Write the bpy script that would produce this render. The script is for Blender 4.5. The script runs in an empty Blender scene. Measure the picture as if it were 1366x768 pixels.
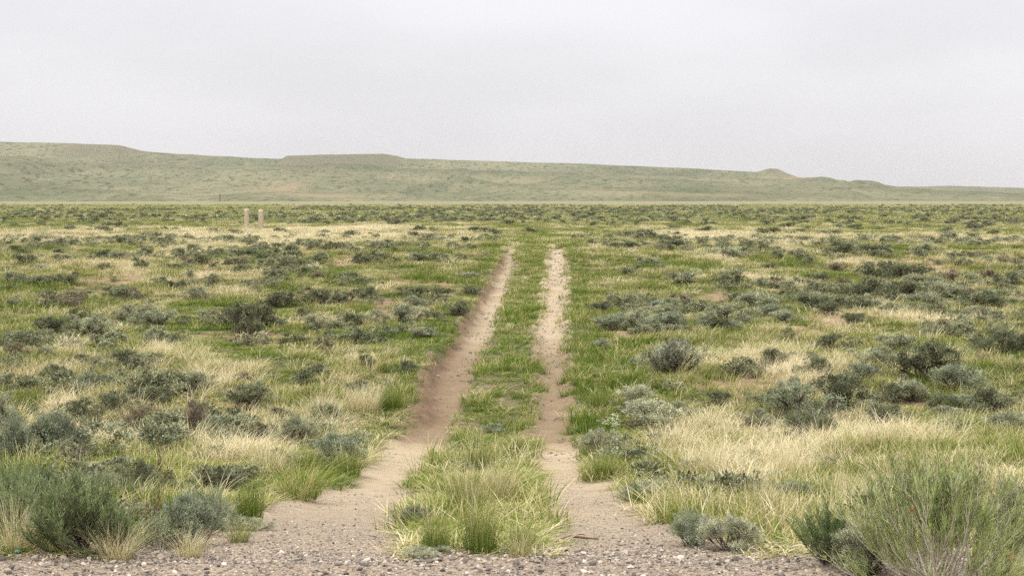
import bpy, math, random
import numpy as np

R = math.radians
sc = bpy.context.scene
COL = sc.collection
rng = np.random.default_rng(20240)

# ------------------------------------------------------------------ camera model
FPX = 1366 * 50 / 36.0
CAM_Z = 1.7
PITCH = math.atan((384 - 262) / FPX)
CP, SP = math.cos(PITCH), math.sin(PITCH)


def px_dir(u, v):
    a, b = (u - 683) / FPX, (384 - v) / FPX
    return a, CP + b * SP, -SP + b * CP


# ------------------------------------------------------------------ noise
def _hash(ix, iy, seed):
    h = (ix.astype(np.int64) * 374761393 + iy.astype(np.int64) * 668265263 + seed * 974634777) & 0xFFFFFFFF
    h = ((h ^ (h >> 13)) * 1274126177) & 0xFFFFFFFF
    h = (h ^ (h >> 16)) & 0xFFFFFFFF
    return h / 4294967295.0


def vn(x, y, seed=0):
    x = np.asarray(x, float); y = np.asarray(y, float)
    x, y = np.broadcast_arrays(x, y)
    ix, iy = np.floor(x), np.floor(y)
    fx, fy = x - ix, y - iy
    fx = fx * fx * (3 - 2 * fx); fy = fy * fy * (3 - 2 * fy)
    a = _hash(ix, iy, seed); b = _hash(ix + 1, iy, seed)
    c = _hash(ix, iy + 1, seed); d = _hash(ix + 1, iy + 1, seed)
    return (a * (1 - fx) + b * fx) * (1 - fy) + (c * (1 - fx) + d * fx) * fy


def fbm(x, y, seed=0, octv=4):
    s, a, t = 0, 1.0, 0
    for o in range(octv):
        s = s + a * vn(x * 2 ** o + 17.3 * o, y * 2 ** o - 9.1 * o, seed + o); t += a; a *= .5
    return s / t


def ss(a, b, x):
    t = np.clip((np.asarray(x, float) - a) / (b - a), 0, 1)
    return t * t * (3 - 2 * t)


# ------------------------------------------------------------------ terrain
_py = [-200, 5.0, 6.6, 7.3, 9.5, 12.9, 16.6, 18.2, 20, 23, 30, 38, 45, 51, 56, 62, 80, 130, 200, 467, 1000, 9000]
_pz = [0, 0.0, -.02, -.10, -.48, -.94, -1.33, -1.42, -1.38, -1.22, -1.12, -.99, -.72, -.38, -.25, -.36, -.75, -1.2, -1.4, -1.5, -1.5, -1.5]
_ty = np.linspace(-20, 300, 6401)
_tz = np.interp(_ty, _py, _pz)
_k = np.hanning(41); _k /= _k.sum()
_tzs = np.convolve(np.pad(_tz, 20, mode='edge'), _k, mode='valid')
_k2 = np.hanning(161); _k2 /= _k2.sum()
_tz2 = np.convolve(np.pad(_tz, 80, mode='edge'), _k2, mode='valid')
_tzs = _tzs + (_tz2 - _tzs) * ss(30, 40, _ty)

EY = [5.5, 6.8, 7.5, 9.5, 12.9, 17, 19.9, 22.9, 30.4, 38, 52, 58, 70]
ELL = [-2.6, -2.25, -2.05, -1.93, -1.66, -1.55, -1.45, -1.55, -1.25, -.96, -.44, -.30, 0]
ELR = [-.45, -.46, -.52, -.66, -.87, -.83, -.77, -.60, -.37, -.10, .19, .30, .6]
ERL = [.10, .10, .12, .16, .12, .18, .28, .33, .51, .78, 1.29, 1.45, 1.8]
ERR = [1.9, 1.5, 1.3, 1.0, .86, .84, .91, .99, 1.23, 1.54, 2.03, 2.20, 2.5]


def track_sd(x, y):
    ll, lr, rl, rr = (np.interp(y, EY, e) for e in (ELL, ELR, ERL, ERR))
    return np.minimum(x - ll, lr - x), np.minimum(x - rl, rr - x), ll, lr, rl, rr


def masks(x, y):
    """left rut, right rut, gravel road, damp soil (0..1 each)"""
    sl, sr, ll, lr, rl, rr = track_sd(x, y)
    n = (fbm(x * 2.2, y * 1.1, 5, 3) - .5) * .30 + (fbm(x * 7, y * 4, 8, 2) - .5) * .46
    fade = 1 - ss(53.5, 61.5, y + (fbm(x * 3, y * .8, 31, 3) - .5) * 12)
    L = ss(-.07, .10, sl + n * .8) * fade
    Rr = ss(-.07, .10, sr + n * .8) * fade
    edge = 7.05 + (fbm(x * .9, y * 0, 40, 3) - .5) * .5
    G = 1 - ss(-.16, .25, y - edge + (fbm(x * 5, y * 5, 41, 3) - .5) * 1.0)
    dampn = (fbm(x * 1.2, y * .6, 50, 3) - .5)
    damp = ss(17.45, 17.9, y + dampn * .3) * (1 - ss(24, 34, y + dampn * 9))
    return L, Rr, G, damp, ll, lr, rl, rr


def height(x, y, fine=True):
    x = np.asarray(x, float); y = np.asarray(y, float)
    z = np.interp(y, _ty, _tzs)
    z = np.where(y > 295, np.interp(y, _py, _pz), z)
    near = ss(7.2, 11, y)
    side = ss(1.0, 6, np.abs(x - .3))
    z = z + (fbm(x * .07, y * .07, 2, 2) - .5) * .55 * near * side * (1 - ss(300, 900, y) * .6)
    z = z + (fbm(x * .32, y * .32, 3, 3) - .5) * .22 * near * (.25 + .75 * side)
    z = z + .10 * ss(0, .6, x - 3) * ss(8, 12, y) * (1 - ss(16, 20, y))
    if not fine:
        return z
    L, Rr, G, damp, ll, lr, rl, rr = masks(x, y)
    m = np.maximum(L, Rr)
    dep = np.interp(y, [6, 12, 17.4, 19.5, 24, 40, 50, 58], [.02, .05, .05, .17, .24, .20, .14, .08])
    lb = ss(-.04, .30, x - ll - (fbm(0 * x, y * 1.3, 160, 3) - .5) * .4) * (1 - ss(-.10, .12, x - lr))
    z = z - lb * dep * (1 - ss(54, 58, y))
    depr = np.interp(y, [6, 12, 17.4, 22, 40, 58], [.02, .04, .05, .13, .12, .07])
    z = z - ss(-.03, .25, x - rl) * (1 - ss(-.25, .05, x - rr)) * depr * (1 - ss(54, 58, y))
    # bumps and washboard inside the ruts, ledge at the ditch
    z = z + m * (fbm(x * 5, y * 3.2, 67, 3) - .5) * .20 * np.exp(-((x - ll - .12) / .28) ** 2) * ss(18, 20, y) * (1 - ss(48, 54, y))
    z = z + m * (fbm(x * .8, y * 1.0, 66, 3) - .5) * .15 * ss(25, 33, y)
    z = z + m * (fbm(x * 3.0, y * 1.6, 61, 3) - .5) * .014 * ss(15, 19, y)
    z = z + m * (fbm(x * 9, y * 6, 62, 3) - .5) * .022 * (1 - ss(45, 60, y)) * (.4 + .6 * ss(16, 18, y))
    z = z + m * ss(17.45, 17.62, y + (vn(x * 3, 0 * y, 63) - .5) * .35) * .05
    z = z - m * .05 * np.exp(-((y - 17.4) / .25) ** 2)
    out = (1 - m) * (1 - G) * (1 - .75 * ss(-.1, .1, x - lr) * ss(-.1, .1, rl - x) * ss(11, 14, y))
    z = z + out * (fbm(x * 2.1, y * 2.1, 64, 2) - .45) * .10 * ss(7, 9, y) * (1 - ss(60, 120, y))
    return z


def unproject(u, v):
    dx, dy, dz = px_dir(u, v)
    ys = np.concatenate([np.arange(5, 70, .05), np.arange(70, 300, .5), np.arange(300, 1100, 4)])
    xs = dx / dy * ys
    zr = CAM_Z + dz / dy * ys
    zg = height(xs, ys, False)
    k = np.nonzero(zr <= zg)[0]
    i = k[0] if len(k) else len(ys) - 1
    return float(xs[i]), float(ys[i])


# ------------------------------------------------------------------ dryness and greenness of the turf (world maps)
PATCH = []  # (x, y, rx, ry, dry offset, weight)


def patch(u0, u1, v0, v1, val, w=1.0):
    xa, yn = unproject((u0 + u1) / 2, v1)
    _, yf = unproject((u0 + u1) / 2, v0)
    ym = (yn + yf) / 2
    x = ((u0 + u1) / 2 - 683) / FPX * ym
    PATCH.append((x, ym, max(.2, (u1 - u0) / 2 / FPX * ym), max(.3, (yf - yn) / 2), val, w))


for p in [
    (-60, 640, 301, 331, .85, .55), (230, 640, 303, 334, 1.0, .85), (760, 1420, 309, 332, .80, .8), (870, 1010, 312, 330, 1.0, .8),
    (-60, 430, 267, 274, .85, .9), (400, 1420, 267, 275, .8, .9),
    (-60, 1420, 277, 299, .50, .9), (760, 1400, 276, 306, .50, .8),
    (830, 1366, 568, 640, .84, .65), (850, 1120, 600, 690, .68, .7), (960, 1060, 500, 600, .7, .6),
    (240, 520, 545, 640, .74, .8), (440, 545, 470, 560, .8, .8), (60, 270, 500, 580, .62, .6),
    (400, 560, 640, 700, .15, .8), (260, 620, 420, 500, .22, .9), (380, 640, 335, 400, .25, .8),
    (760, 870, 440, 560, .12, .9), (770, 880, 560, 660, .12, .9), (850, 1010, 470, 560, .22, .7), (1020, 1110, 340, 376, .05, 1),
    (900, 1060, 345, 372, .45, .8), (1230, 1366, 560, 610, .15, .8), (80, 330, 360, 420, .55, .7), (330, 500, 425, 445, .9, .8),
    (780, 1010, 395, 460, .62, .7), (1100, 1366, 420, 470, .6, .7), (30, 300, 455, 500, .6, .6), (650, 770, 318, 332, .1, 1), (640, 760, 300, 322, .3, .8),
    (-30, 200, 640, 730, .25, .8), (0, 120, 560, 640, .35, .6), (1080, 1180, 690, 760, .3, .8), (560, 650, 420, 500, .1, .9)]:
    patch(*p)


def soil_at(x, y):
    f = ss(.60, .72, fbm(x * .55, y * .35, 90, 3) + (fbm(x * 3, y * 2.2, 93, 2) - .5) * .18) * (1 - ss(70, 150, y)) * ss(17, 21, y)
    _, _, ll, lr, rl, rr = track_sd(x, y)
    st = ss(-.05, .15, x - lr) * ss(-.05, .15, rl - x) * ss(.50, .62, fbm(x * 2.2, y * .8, 140, 2)) * ss(11, 16, y) * (1 - ss(52, 58, y))
    f = f + 0 * x
    return st * .30 + f * ss(.3, .9, np.maximum(x - np.interp(y, EY, ERR), np.interp(y, EY, ELL) - x))


def dryness(x, y):
    d = .385 + (fbm(x * .23, y * .16, 70, 3) - .5) * .75 + (fbm(x * 1.1, y * .8, 71, 3) - .5) * 1.15
    d = d - .05 * ss(20, 60, y)
    for (px, py, rx, ry, val, w) in PATCH:
        q = ((x - px) / rx) ** 2 + ((y - py) / ry) ** 2
        k = np.exp(-(q ** 1.5) * .8) * w * .72
        d = d + (val + (d - .5) * .85 - d) * k
    sl, sr, ll, lr, rl, rr = track_sd(x, y)
    strip = ss(-.1, .15, x - lr) * (1 - ss(-.15, .1, x - rl)) * (1 - ss(50, 60, y))
    st = np.interp(y, [7, 9, 11, 13.5, 16, 18, 60], [.30, .30, .30, .28, .24, .20, .22]) + (fbm(x * 2, y * .7, 72, 2) - .5) * .42
    d = d * (1 - strip) + st * strip
    verge = np.exp(-np.minimum(np.abs(x - ll + .25) / .45, np.abs(x - rr - .25) / .5) ** 2) * (1 - strip) * ss(16, 22, y) * (1 - ss(55, 62, y))
    d = d + (.12 - d) * verge * .6
    return np.clip(d, 0, 1.15)


# ------------------------------------------------------------------ node helpers
def new_mat(name):
    m = bpy.data.materials.new(name); m.use_nodes = True
    nt = m.node_tree; nt.nodes.clear()
    out = nt.nodes.new('ShaderNodeOutputMaterial')
    return m, nt, out


class NB:
    def __init__(s, nt): s.nt = nt

    def n(s, typ, **kw):
        nd = s.nt.nodes.new(typ)
        for k, v in kw.items(): setattr(nd, k, v)
        return nd

    def l(s, a, b): s.nt.links.new(a, b)

    def put(s, sock, v):
        if hasattr(v, 'is_output'): s.l(v, sock)
        else: sock.default_value = v

    def math(s, op, a, b=None, c=None, clamp=False):
        nd = s.n('ShaderNodeMath', operation=op, use_clamp=clamp)
        s.put(nd.inputs[0], a)
        if b is not None: s.put(nd.inputs[1], b)
        if c is not None: s.put(nd.inputs[2], c)
        return nd.outputs[0]

    def mix(s, f, a, b, mode='MIX'):
        nd = s.n('ShaderNodeMix', data_type='RGBA', blend_type=mode)
        s.put(nd.inputs[0], f)
        s.put(nd.inputs[6], a if hasattr(a, 'is_output') else (*a, 1))
        s.put(nd.inputs[7], b if hasattr(b, 'is_output') else (*b, 1))
        return nd.outputs[2]

    def attr(s, name, typ='GEOMETRY'):
        return s.n('ShaderNodeAttribute', attribute_name=name, attribute_type=typ)

    def noise(s, vec, scale, detail=3, rough=.55):
        nd = s.n('ShaderNodeTexNoise'); s.l(vec, nd.inputs['Vector'])
        nd.inputs['Scale'].default_value = scale; nd.inputs['Detail'].default_value = detail; nd.inputs['Roughness'].default_value = rough
        return nd.outputs['Fac']

    def ramp(s, f, stops, interp='LINEAR'):
        nd = s.n('ShaderNodeValToRGB'); s.put(nd.inputs[0], f)
        cr = nd.color_ramp; cr.interpolation = interp
        while len(cr.elements) < len(stops): cr.elements.new(.5)
        for e, (p, c) in zip(cr.elements, stops):
            e.position = p; e.color = (*c, 1) if len(c) == 3 else c
        return nd.outputs[0]

    def step(s, f, a, b):
        nd = s.n('ShaderNodeMapRange', interpolation_type='SMOOTHSTEP')
        s.put(nd.inputs[0], f); nd.inputs[1].default_value = a; nd.inputs[2].default_value = b
        return nd.outputs[0]


GRASS_RAMP = [(0.0, (.072, .138, .016)), (.22, (.148, .203, .031)), (.45, (.272, .264, .082)), (.7, (.46, .400, .180)), (1.0, (.72, .635, .43))]


def leafy(nb, out, col, trans=.3):
    d = nb.n('ShaderNodeBsdfDiffuse'); t = nb.n('ShaderNodeBsdfTranslucent'); mx = nb.n('ShaderNodeMixShader')
    nb.l(col, d.inputs[0]); nb.l(col, t.inputs[0]); mx.inputs[0].default_value = trans
    nb.l(d.outputs[0], mx.inputs[1]); nb.l(t.outputs[0], mx.inputs[2]); nb.l(mx.outputs[0], out.inputs[0])


def grass_material(name, source):
    m, nt, out = new_mat(name); nb = NB(nt)
    if source == 'instancer': tint = nb.attr('tint', 'INSTANCER').outputs['Fac']
    else:
        oi = nb.n('ShaderNodeObjectInfo'); sep = nb.n('ShaderNodeSeparateColor'); nb.l(oi.outputs['Color'], sep.inputs[0]); tint = sep.outputs[0]
    br = nb.attr('blade').outputs['Fac']; bt = nb.attr('along').outputs['Fac']
    t = nb.math('ADD', tint, nb.math('MULTIPLY', nb.math('SUBTRACT', br, .5), .80))
    t = nb.math('ADD', t, nb.math('MULTIPLY', nb.math('SUBTRACT', bt, .35), .26))
    col = nb.ramp(t, GRASS_RAMP)
    leafy(nb, out, col, .32)
    return m


def sage_material(name, source='object'):
    m, nt, out = new_mat(name); nb = NB(nt)
    br = nb.attr('blade').outputs['Fac']
    if source == 'object':
        base = nb.n('ShaderNodeObjectInfo').outputs['Color']
    else:
        t = nb.attr('tint', 'INSTANCER').outputs['Fac']
        base = nb.ramp(t, [(0, (.120, .132, .074)), (.5, (.205, .216, .128)), (.85, (.29, .30, .18)), (1, (.22, .18, .11))])
    k = nb.math('ADD', .26, nb.math('MULTIPLY', nb.math('POWER', br, 1.3), 2.0))
    vm = nb.n('ShaderNodeVectorMath', operation='SCALE'); nb.l(base, vm.inputs[0]); nb.l(k, vm.inputs['Scale'])
    col = nb.mix(nb.step(br, .72, 1.0), vm.outputs[0], (.34, .36, .21))
    leafy(nb, out, col, .08)
    return m


def plain_material(name, c1, c2, scale, rough=.9, bump=.3):
    m, nt, out = new_mat(name); nb = NB(nt)
    tc = nb.n('ShaderNodeTexCoord')
    f = nb.noise(tc.outputs['Object'], scale, 4, .6)
    col = nb.mix(nb.step(f, .3, .7), c1, c2)
    p = nb.n('ShaderNodeBsdfPrincipled'); p.inputs['Roughness'].default_value = rough; p.inputs['Specular IOR Level'].default_value = .25
    nb.l(col, p.inputs['Base Color'])
    bp = nb.n('ShaderNodeBump'); bp.inputs['Strength'].default_value = bump; bp.inputs['Distance'].default_value = .01
    nb.l(f, bp.inputs['Height']); nb.l(bp.outputs[0], p.inputs['Normal'])
    nb.l(p.outputs[0], out.inputs[0])
    return m


M_GRASS_I = grass_material('grass_blades', 'instancer')
M_GRASS_O = grass_material('tussock_blades', 'object')
M_SAGE = sage_material('sage_leaves')
M_SAGE_FAR = sage_material('sage_leaves_far', 'instancer')
M_WOOD = plain_material('sage_bark', (.070, .052, .040), (.17, .135, .105), 60)
M_PALEWOOD = plain_material('rabbitbrush_stem', (.42, .38, .28), (.64, .585, .46), 50)
M_DEAD = plain_material('dead_wood', (.075, .042, .026), (.16, .10, .065), 40)
M_POST = plain_material('weathered_post', (.34, .28, .19), (.56, .465, .33), 6)
M_RUST = plain_material('dried_flower', (.30, .14, .035), (.50, .27, .08), 120)
M_SCRAP = plain_material('turquoise_plastic', (.05, .30, .24), (.07, .36, .29), 30, .5, .05)
M_POLE = plain_material('dark_pole', (.06, .05, .045), (.10, .085, .07), 5)


# ------------------------------------------------------------------ mesh helpers
def np_mesh(name, verts, faces_list, mats=None, attrs=None, smooth=False, mat_idx=None):
    """faces_list: list of int arrays (n,3) or (n,4)"""
    me = bpy.data.meshes.new(name)
    verts = np.asarray(verts, np.float32)
    me.vertices.add(len(verts)); me.vertices.foreach_set('co', verts.ravel())
    faces_list = [np.asarray(f, np.int32) for f in faces_list if len(f)]
    if faces_list:
        loops = np.concatenate([f.ravel() for f in faces_list])
        tot = np.concatenate([np.full(len(f), f.shape[1], np.int32) for f in faces_list])
        start = np.concatenate([[0], np.cumsum(tot)[:-1]]).astype(np.int32)
        me.loops.add(len(loops)); me.loops.foreach_set('vertex_index', loops)
        me.polygons.add(len(tot)); me.polygons.foreach_set('loop_start', start); me.polygons.foreach_set('loop_total', tot)
        if mat_idx is not None: me.polygons.foreach_set('material_index', np.asarray(mat_idx, np.int32))
    for k, a in (attrs or {}).items():
        a = np.asarray(a)
        typ = 'INT' if a.dtype.kind == 'i' else ('FLOAT_VECTOR' if a.ndim == 2 else 'FLOAT')
        at = me.attributes.new(k, typ, 'POINT')
        at.data.foreach_set('vector' if typ == 'FLOAT_VECTOR' else 'value', (a.astype(np.float32) if typ != 'INT' else a.astype(np.int32)).ravel())
    for m in (mats or []): me.materials.append(m)
    me.update(calc_edges=True)
    if smooth and faces_list: me.polygons.foreach_set('use_smooth', np.ones(len(me.polygons), bool))
    return me


def link(name, data, parent=None, loc=None):
    o = bpy.data.objects.new(name, data); COL.objects.link(o)
    if parent is not None: o.parent = parent
    if loc is not None: o.location = loc
    return o


def tag(o, label=None, cat=None, group=None, kind=None):
    if label: o['label'] = label
    if cat: o['category'] = cat
    if group: o['group'] = group
    if kind: o['kind'] = kind
    return o


class Geo:
    """accumulates vertices and faces of one mesh"""
    def __init__(s): s.v, s.q, s.t, s.a, s.b, s.nv = [], [], [], [], [], 0

    def add(s, v, quads=None, tris=None, blade=None, along=None):
        v = np.asarray(v, float).reshape(-1, 3); n = len(v)
        if quads is not None and len(quads): s.q.append(np.asarray(quads) + s.nv)
        if tris is not None and len(tris): s.t.append(np.asarray(tris) + s.nv)
        s.v.append(v); s.a.append(np.zeros(n) + (0 if blade is None else blade)); s.b.append(np.zeros(n) + (0 if along is None else along))
        s.nv += n

    def mesh(s, name, mat, smooth=False):
        f = []
        if s.q: f.append(np.concatenate(s.q))
        if s.t: f.append(np.concatenate(s.t))
        return np_mesh(name, np.concatenate(s.v), f, [mat] if mat else None, {'blade': np.concatenate(s.a), 'along': np.concatenate(s.b)}, smooth)


def unit(v):
    return v / np.maximum(np.linalg.norm(v, axis=-1, keepdims=True), 1e-9)


def blades(g, base, az, tilt, curve, h, w, brand, lean=(0, 0), droop=.25):
    """n curved tapering blades"""
    n = len(base); ts = np.array([0, .36, .70, 1.0])
    d = np.stack([np.cos(az), np.sin(az), 0 * az], 1)
    side = np.stack([-np.sin(az), np.cos(az), 0 * az], 1)
    V = np.zeros((n, 7, 3)); A = np.zeros((n, 7))
    for i, t in enumerate(ts):
        out = (tilt * t + curve * t * t) * h
        up = h * (t * np.cos(np.minimum(tilt, 1.2)) - droop * curve * t ** 3)
        p = base + d * out[:, None]; p[:, 2] += up
        p[:, 0] += lean[0] * h * t * t; p[:, 1] += lean[1] * h * t * t
        wd = (w * (1 - t) ** .6 * .5)[:, None]
        if i < 3:
            V[:, 2 * i] = p - side * wd; V[:, 2 * i + 1] = p + side * wd; A[:, 2 * i:2 * i + 2] = t
        else: V[:, 6] = p; A[:, 6] = 1
    idx = (np.arange(n) * 7)[:, None]
    q = np.concatenate([idx + np.array([[0, 1, 3, 2]]), idx + np.array([[2, 3, 5, 4]])])
    t3 = idx + np.array([[4, 5, 6]])
    g.add(V.reshape(-1, 3), q, t3, np.repeat(brand, 7), A.ravel())


def tuft_mesh(name, mat, n, rad, h, w, tilt, curve, seed, hvar=.4, lean=.12, clump=True, straw=0):
    r = np.random.default_rng(seed); g = Geo()
    rr = rad * np.sqrt(r.random(n)); a = r.random(n) * 6.283
    base = np.stack([rr * np.cos(a), rr * np.sin(a), np.full(n, -.015)], 1)
    az = a + r.normal(0, .9, n) if clump else r.random(n) * 6.283
    hh = h * (1 - hvar * r.random(n) ** 1.2)
    blades(g, base, az, tilt * r.random(n) + .03, curve * r.random(n), hh, w * (.7 + .6 * r.random(n)), r.random(n), (lean, 0))
    if straw:
        ns = straw
        rr = rad * .8 * np.sqrt(r.random(ns)); a = r.random(ns) * 6.283
        base = np.stack([rr * np.cos(a), rr * np.sin(a), np.zeros(ns)], 1)
        blades(g, base, a + r.normal(0, .6, ns), tilt * r.random(ns) + .02, curve * .8 * r.random(ns), h * (1.0 + .45 * r.random(ns)), w * .8 * np.ones(ns), .95 + .45 * r.random(ns), (lean * 1.5, 0))
    return g.mesh(name, mat)


def tubes(g, P, rad, ns=3, blade=0.):
    """P (n, m, 3) polylines, rad (n, m)"""
    n, m, _ = P.shape
    T = np.gradient(P, axis=1); T = unit(T)
    ref = np.where(np.abs(T[..., 2:3]) > .9, np.array([1., 0, 0]), np.array([0, 0, 1.]))
    S = unit(np.cross(T, ref)); U = np.cross(S, T)
    an = np.arange(ns) / ns * 6.283
    V = P[:, :, None, :] + rad[:, :, None, None] * (S[:, :, None, :] * np.cos(an)[None, None, :, None] + U[:, :, None, :] * np.sin(an)[None, None, :, None])
    b = (np.arange(n) * m * ns)[:, None, None, None] + (np.arange(m - 1) * ns)[None, :, None, None]
    k = np.arange(ns); k2 = (k + 1) % ns
    q = b + np.stack([k, k2, k2 + ns, k + ns], 1)[None, None]
    g.add(V.reshape(-1, 3), q.reshape(-1, 4), None, blade)


def leaves(g, pos, d, L, W, brand, r):
    """diamond leaves at pos along direction d"""
    n = len(pos); d = unit(d)
    s = unit(np.cross(d, unit(r.normal(0, 1, (n, 3)))))
    V = np.stack([pos, pos + d * (L * .55)[:, None] + s * (W * .5)[:, None], pos + d * L[:, None], pos + d * (L * .55)[:, None] - s * (W * .5)[:, None]], 1)
    g.add(V.reshape(-1, 3), (np.arange(n) * 4)[:, None] + np.arange(4)[None], None, np.repeat(brand, 4))


def normalise(F, S, top, extra=None):
    v = np.concatenate(F.v); c = (np.percentile(v[:, :2], 3, axis=0) + np.percentile(v[:, :2], 97, axis=0)) / 2
    wd = (np.percentile(v[:, 0], 98) - np.percentile(v[:, 0], 2) + np.percentile(v[:, 1], 98) - np.percentile(v[:, 1], 2)) / 2
    hz = np.percentile(v[:, 2], 99)
    k = np.array([1 / wd, 1 / wd, top / hz])
    for G in (F, S): G.v = [a * k for a in G.v]
    return None if extra is None else extra * k


def sage_geo(seed, ntip=170, nleaf=24, leafL=.050, lobes=7, flat=.55, spiky=.5, puff=1.3):
    """unit-wide shrub of many small leafy puffs: foliage Geo, stems Geo"""
    r = np.random.default_rng(seed); F, S = Geo(), Geo()
    la = np.arange(lobes) / lobes * 6.283 * 1.6 + r.normal(0, .5, lobes); lr = .40 * np.sqrt(r.random(lobes)) * (np.arange(lobes) > 0)
    lc = np.stack([lr * np.cos(la), lr * np.sin(la) * .9, flat * (.18 + .62 * r.random(lobes) * (1.15 - 1.3 * lr))], 1)
    ls = .09 + .11 * r.random(lobes)
    li = r.integers(0, lobes, ntip)
    nrm = unit(r.normal(0, 1, (ntip, 3)) + np.array([0, 0, .45]))
    tip = lc[li] + nrm * (ls[li] * (.55 + .55 * r.random(ntip)))[:, None] * np.array([1.1, 1.1, flat * 1.5])
    tip[:, 2] = np.where(tip[:, 2] < .03, .03 + .05 * r.random(ntip), tip[:, 2])
    sd = unit(nrm * .7 + np.array([0, 0, .8]) + r.normal(0, .3, (ntip, 3)))
    pr = (.030 + .050 * r.random(ntip)) * puff
    n = ntip * nleaf
    ti = np.repeat(np.arange(ntip), nleaf)
    rd = unit(r.normal(0, 1, (n, 3)) + sd[ti] * .55)
    el = (1 + spiky * 1.2 * r.random(n))
    pos = tip[ti] + (rd * pr[ti][:, None] * r.random(n)[:, None] ** .5) + sd[ti] * (pr[ti] * (el - 1) * 1.2)[:, None]
    d = rd * .7 + sd[ti] * (.35 + spiky * .8) + r.normal(0, .25, (n, 3))
    tb = r.random(ntip) ** 1.2 * .66
    leaves(F, pos, d, leafL * (.6 + .7 * r.random(n)), leafL * .36 * (.7 + .6 * r.random(n)), np.clip(tb[ti] + .42 * r.random(n), 0, 1), r)
    b0 = np.stack([r.normal(0, .03, lobes), r.normal(0, .03, lobes), np.full(lobes, -.03)], 1)
    mid = b0 * .5 + lc * .5 + r.normal(0, .03, (lobes, 3)); mid[:, 2] -= .02
    tubes(S, np.stack([b0, mid, lc], 1), np.tile([.016, .011, .007], (lobes, 1)), 4)
    k = r.permutation(ntip)[:min(ntip, 120)]
    m2 = lc[li[k]] * .5 + tip[k] * .5 + r.normal(0, .015, (len(k), 3))
    tubes(S, np.stack([lc[li[k]] * .65 + b0[li[k]] * .35, m2, tip[k]], 1), np.tile([.006, .0045, .002], (len(k), 1)), 3)
    nd = 30   # dead twigs low down and a few bare tips
    a = r.random(nd) * 6.283; e = .15 + .8 * r.random(nd)
    dv = np.stack([np.cos(a) * np.cos(e), np.sin(a) * np.cos(e), np.sin(e) * flat * 1.2], 1)
    ln = (.28 + .22 * r.random(nd))[:, None]
    tubes(S, np.stack([dv * .02, dv * ln * .5 + r.normal(0, .02, (nd, 3)), dv * ln + r.normal(0, .03, (nd, 3))], 1), np.tile([.007, .005, .002], (nd, 1)), 3)
    normalise(F, S, .60)
    return F, S


def broom_geo(seed, nmain=46, ntw=14, nleaf=30, leafL=.046, leafW=.0034, hgt=.62, fan=1.2, bare=.36, spread=.62):
    """unit-wide upright broom-like bush (rabbitbrush): foliage, stems, twig tips"""
    r = np.random.default_rng(seed); F, S = Geo(), Geo()
    a = r.random(nmain) * 6.283
    e = np.clip(np.abs(r.normal(0, spread, nmain)), .04, fan)        # angle from vertical
    dv = np.stack([np.cos(a) * np.sin(e), np.sin(a) * np.sin(e), np.cos(e)], 1)
    ln = (hgt * (.62 + .38 * r.random(nmain)) * (1 - .10 * e))
    b0 = np.stack([r.normal(0, .035, nmain), r.normal(0, .035, nmain), np.full(nmain, -.03)], 1)
    ts = np.array([0, .25, .5, .75, 1.])
    bend = r.normal(0, .05, (nmain, 3)); up = .22 * np.sin(e)
    P = b0[:, None] + dv[:, None] * (ln[:, None] * ts[None])[..., None] + bend[:, None] * (ts * ts)[None, :, None]
    P[..., 2] += (up * ln)[:, None] * (ts ** 2)[None] - (.10 * np.sin(e) * ln)[:, None] * np.sin(ts * 3.14)[None]
    tubes(S, P, np.tile([.0085, .0068, .005, .0034, .0016], (nmain, 1)), 4)
    # forks from the main stems
    n = nmain * ntw; mi = np.repeat(np.arange(nmain), ntw); t = bare + (.98 - bare) * r.random(n)
    f = t * 4; i0 = np.minimum(f.astype(int), 3); fr = (f - i0)[:, None]
    p0 = P[mi, i0] * (1 - fr) + P[mi, i0 + 1] * fr
    td = unit(dv[mi] * .9 + np.array([0, 0, .75]) + r.normal(0, .27, (n, 3)))
    tl = hgt * (.16 + .26 * r.random(n))
    p2 = p0 + td * tl[:, None]; p1 = p0 * .5 + p2 * .5 + r.normal(0, .008, (n, 3)); p2[:, 2] += .02
    k = r.permutation(n)[:int(n * .55)]
    tubes(S, np.stack([p0, p1, p2], 1)[k], np.tile([.0026, .002, .001], (len(k), 1)), 3)
    nl = n * nleaf; wi = np.repeat(np.arange(n), nleaf); t = .12 + .9 * r.random(nl)
    pos = p0[wi] + (p2 - p0)[wi] * t[:, None] + r.normal(0, .004, (nl, 3))
    d = td[wi] * 1.3 + r.normal(0, .42, (nl, 3)) + np.array([0, 0, .3])
    tb = r.random(n) * .5
    leaves(F, pos, d, leafL * (.6 + .8 * r.random(nl)), leafW * (.7 + .6 * r.random(nl)), np.clip(tb[wi] + .4 * r.random(nl), 0, 1), r)
    p2 = normalise(F, S, .72, p2)
    return F, S, p2


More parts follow.
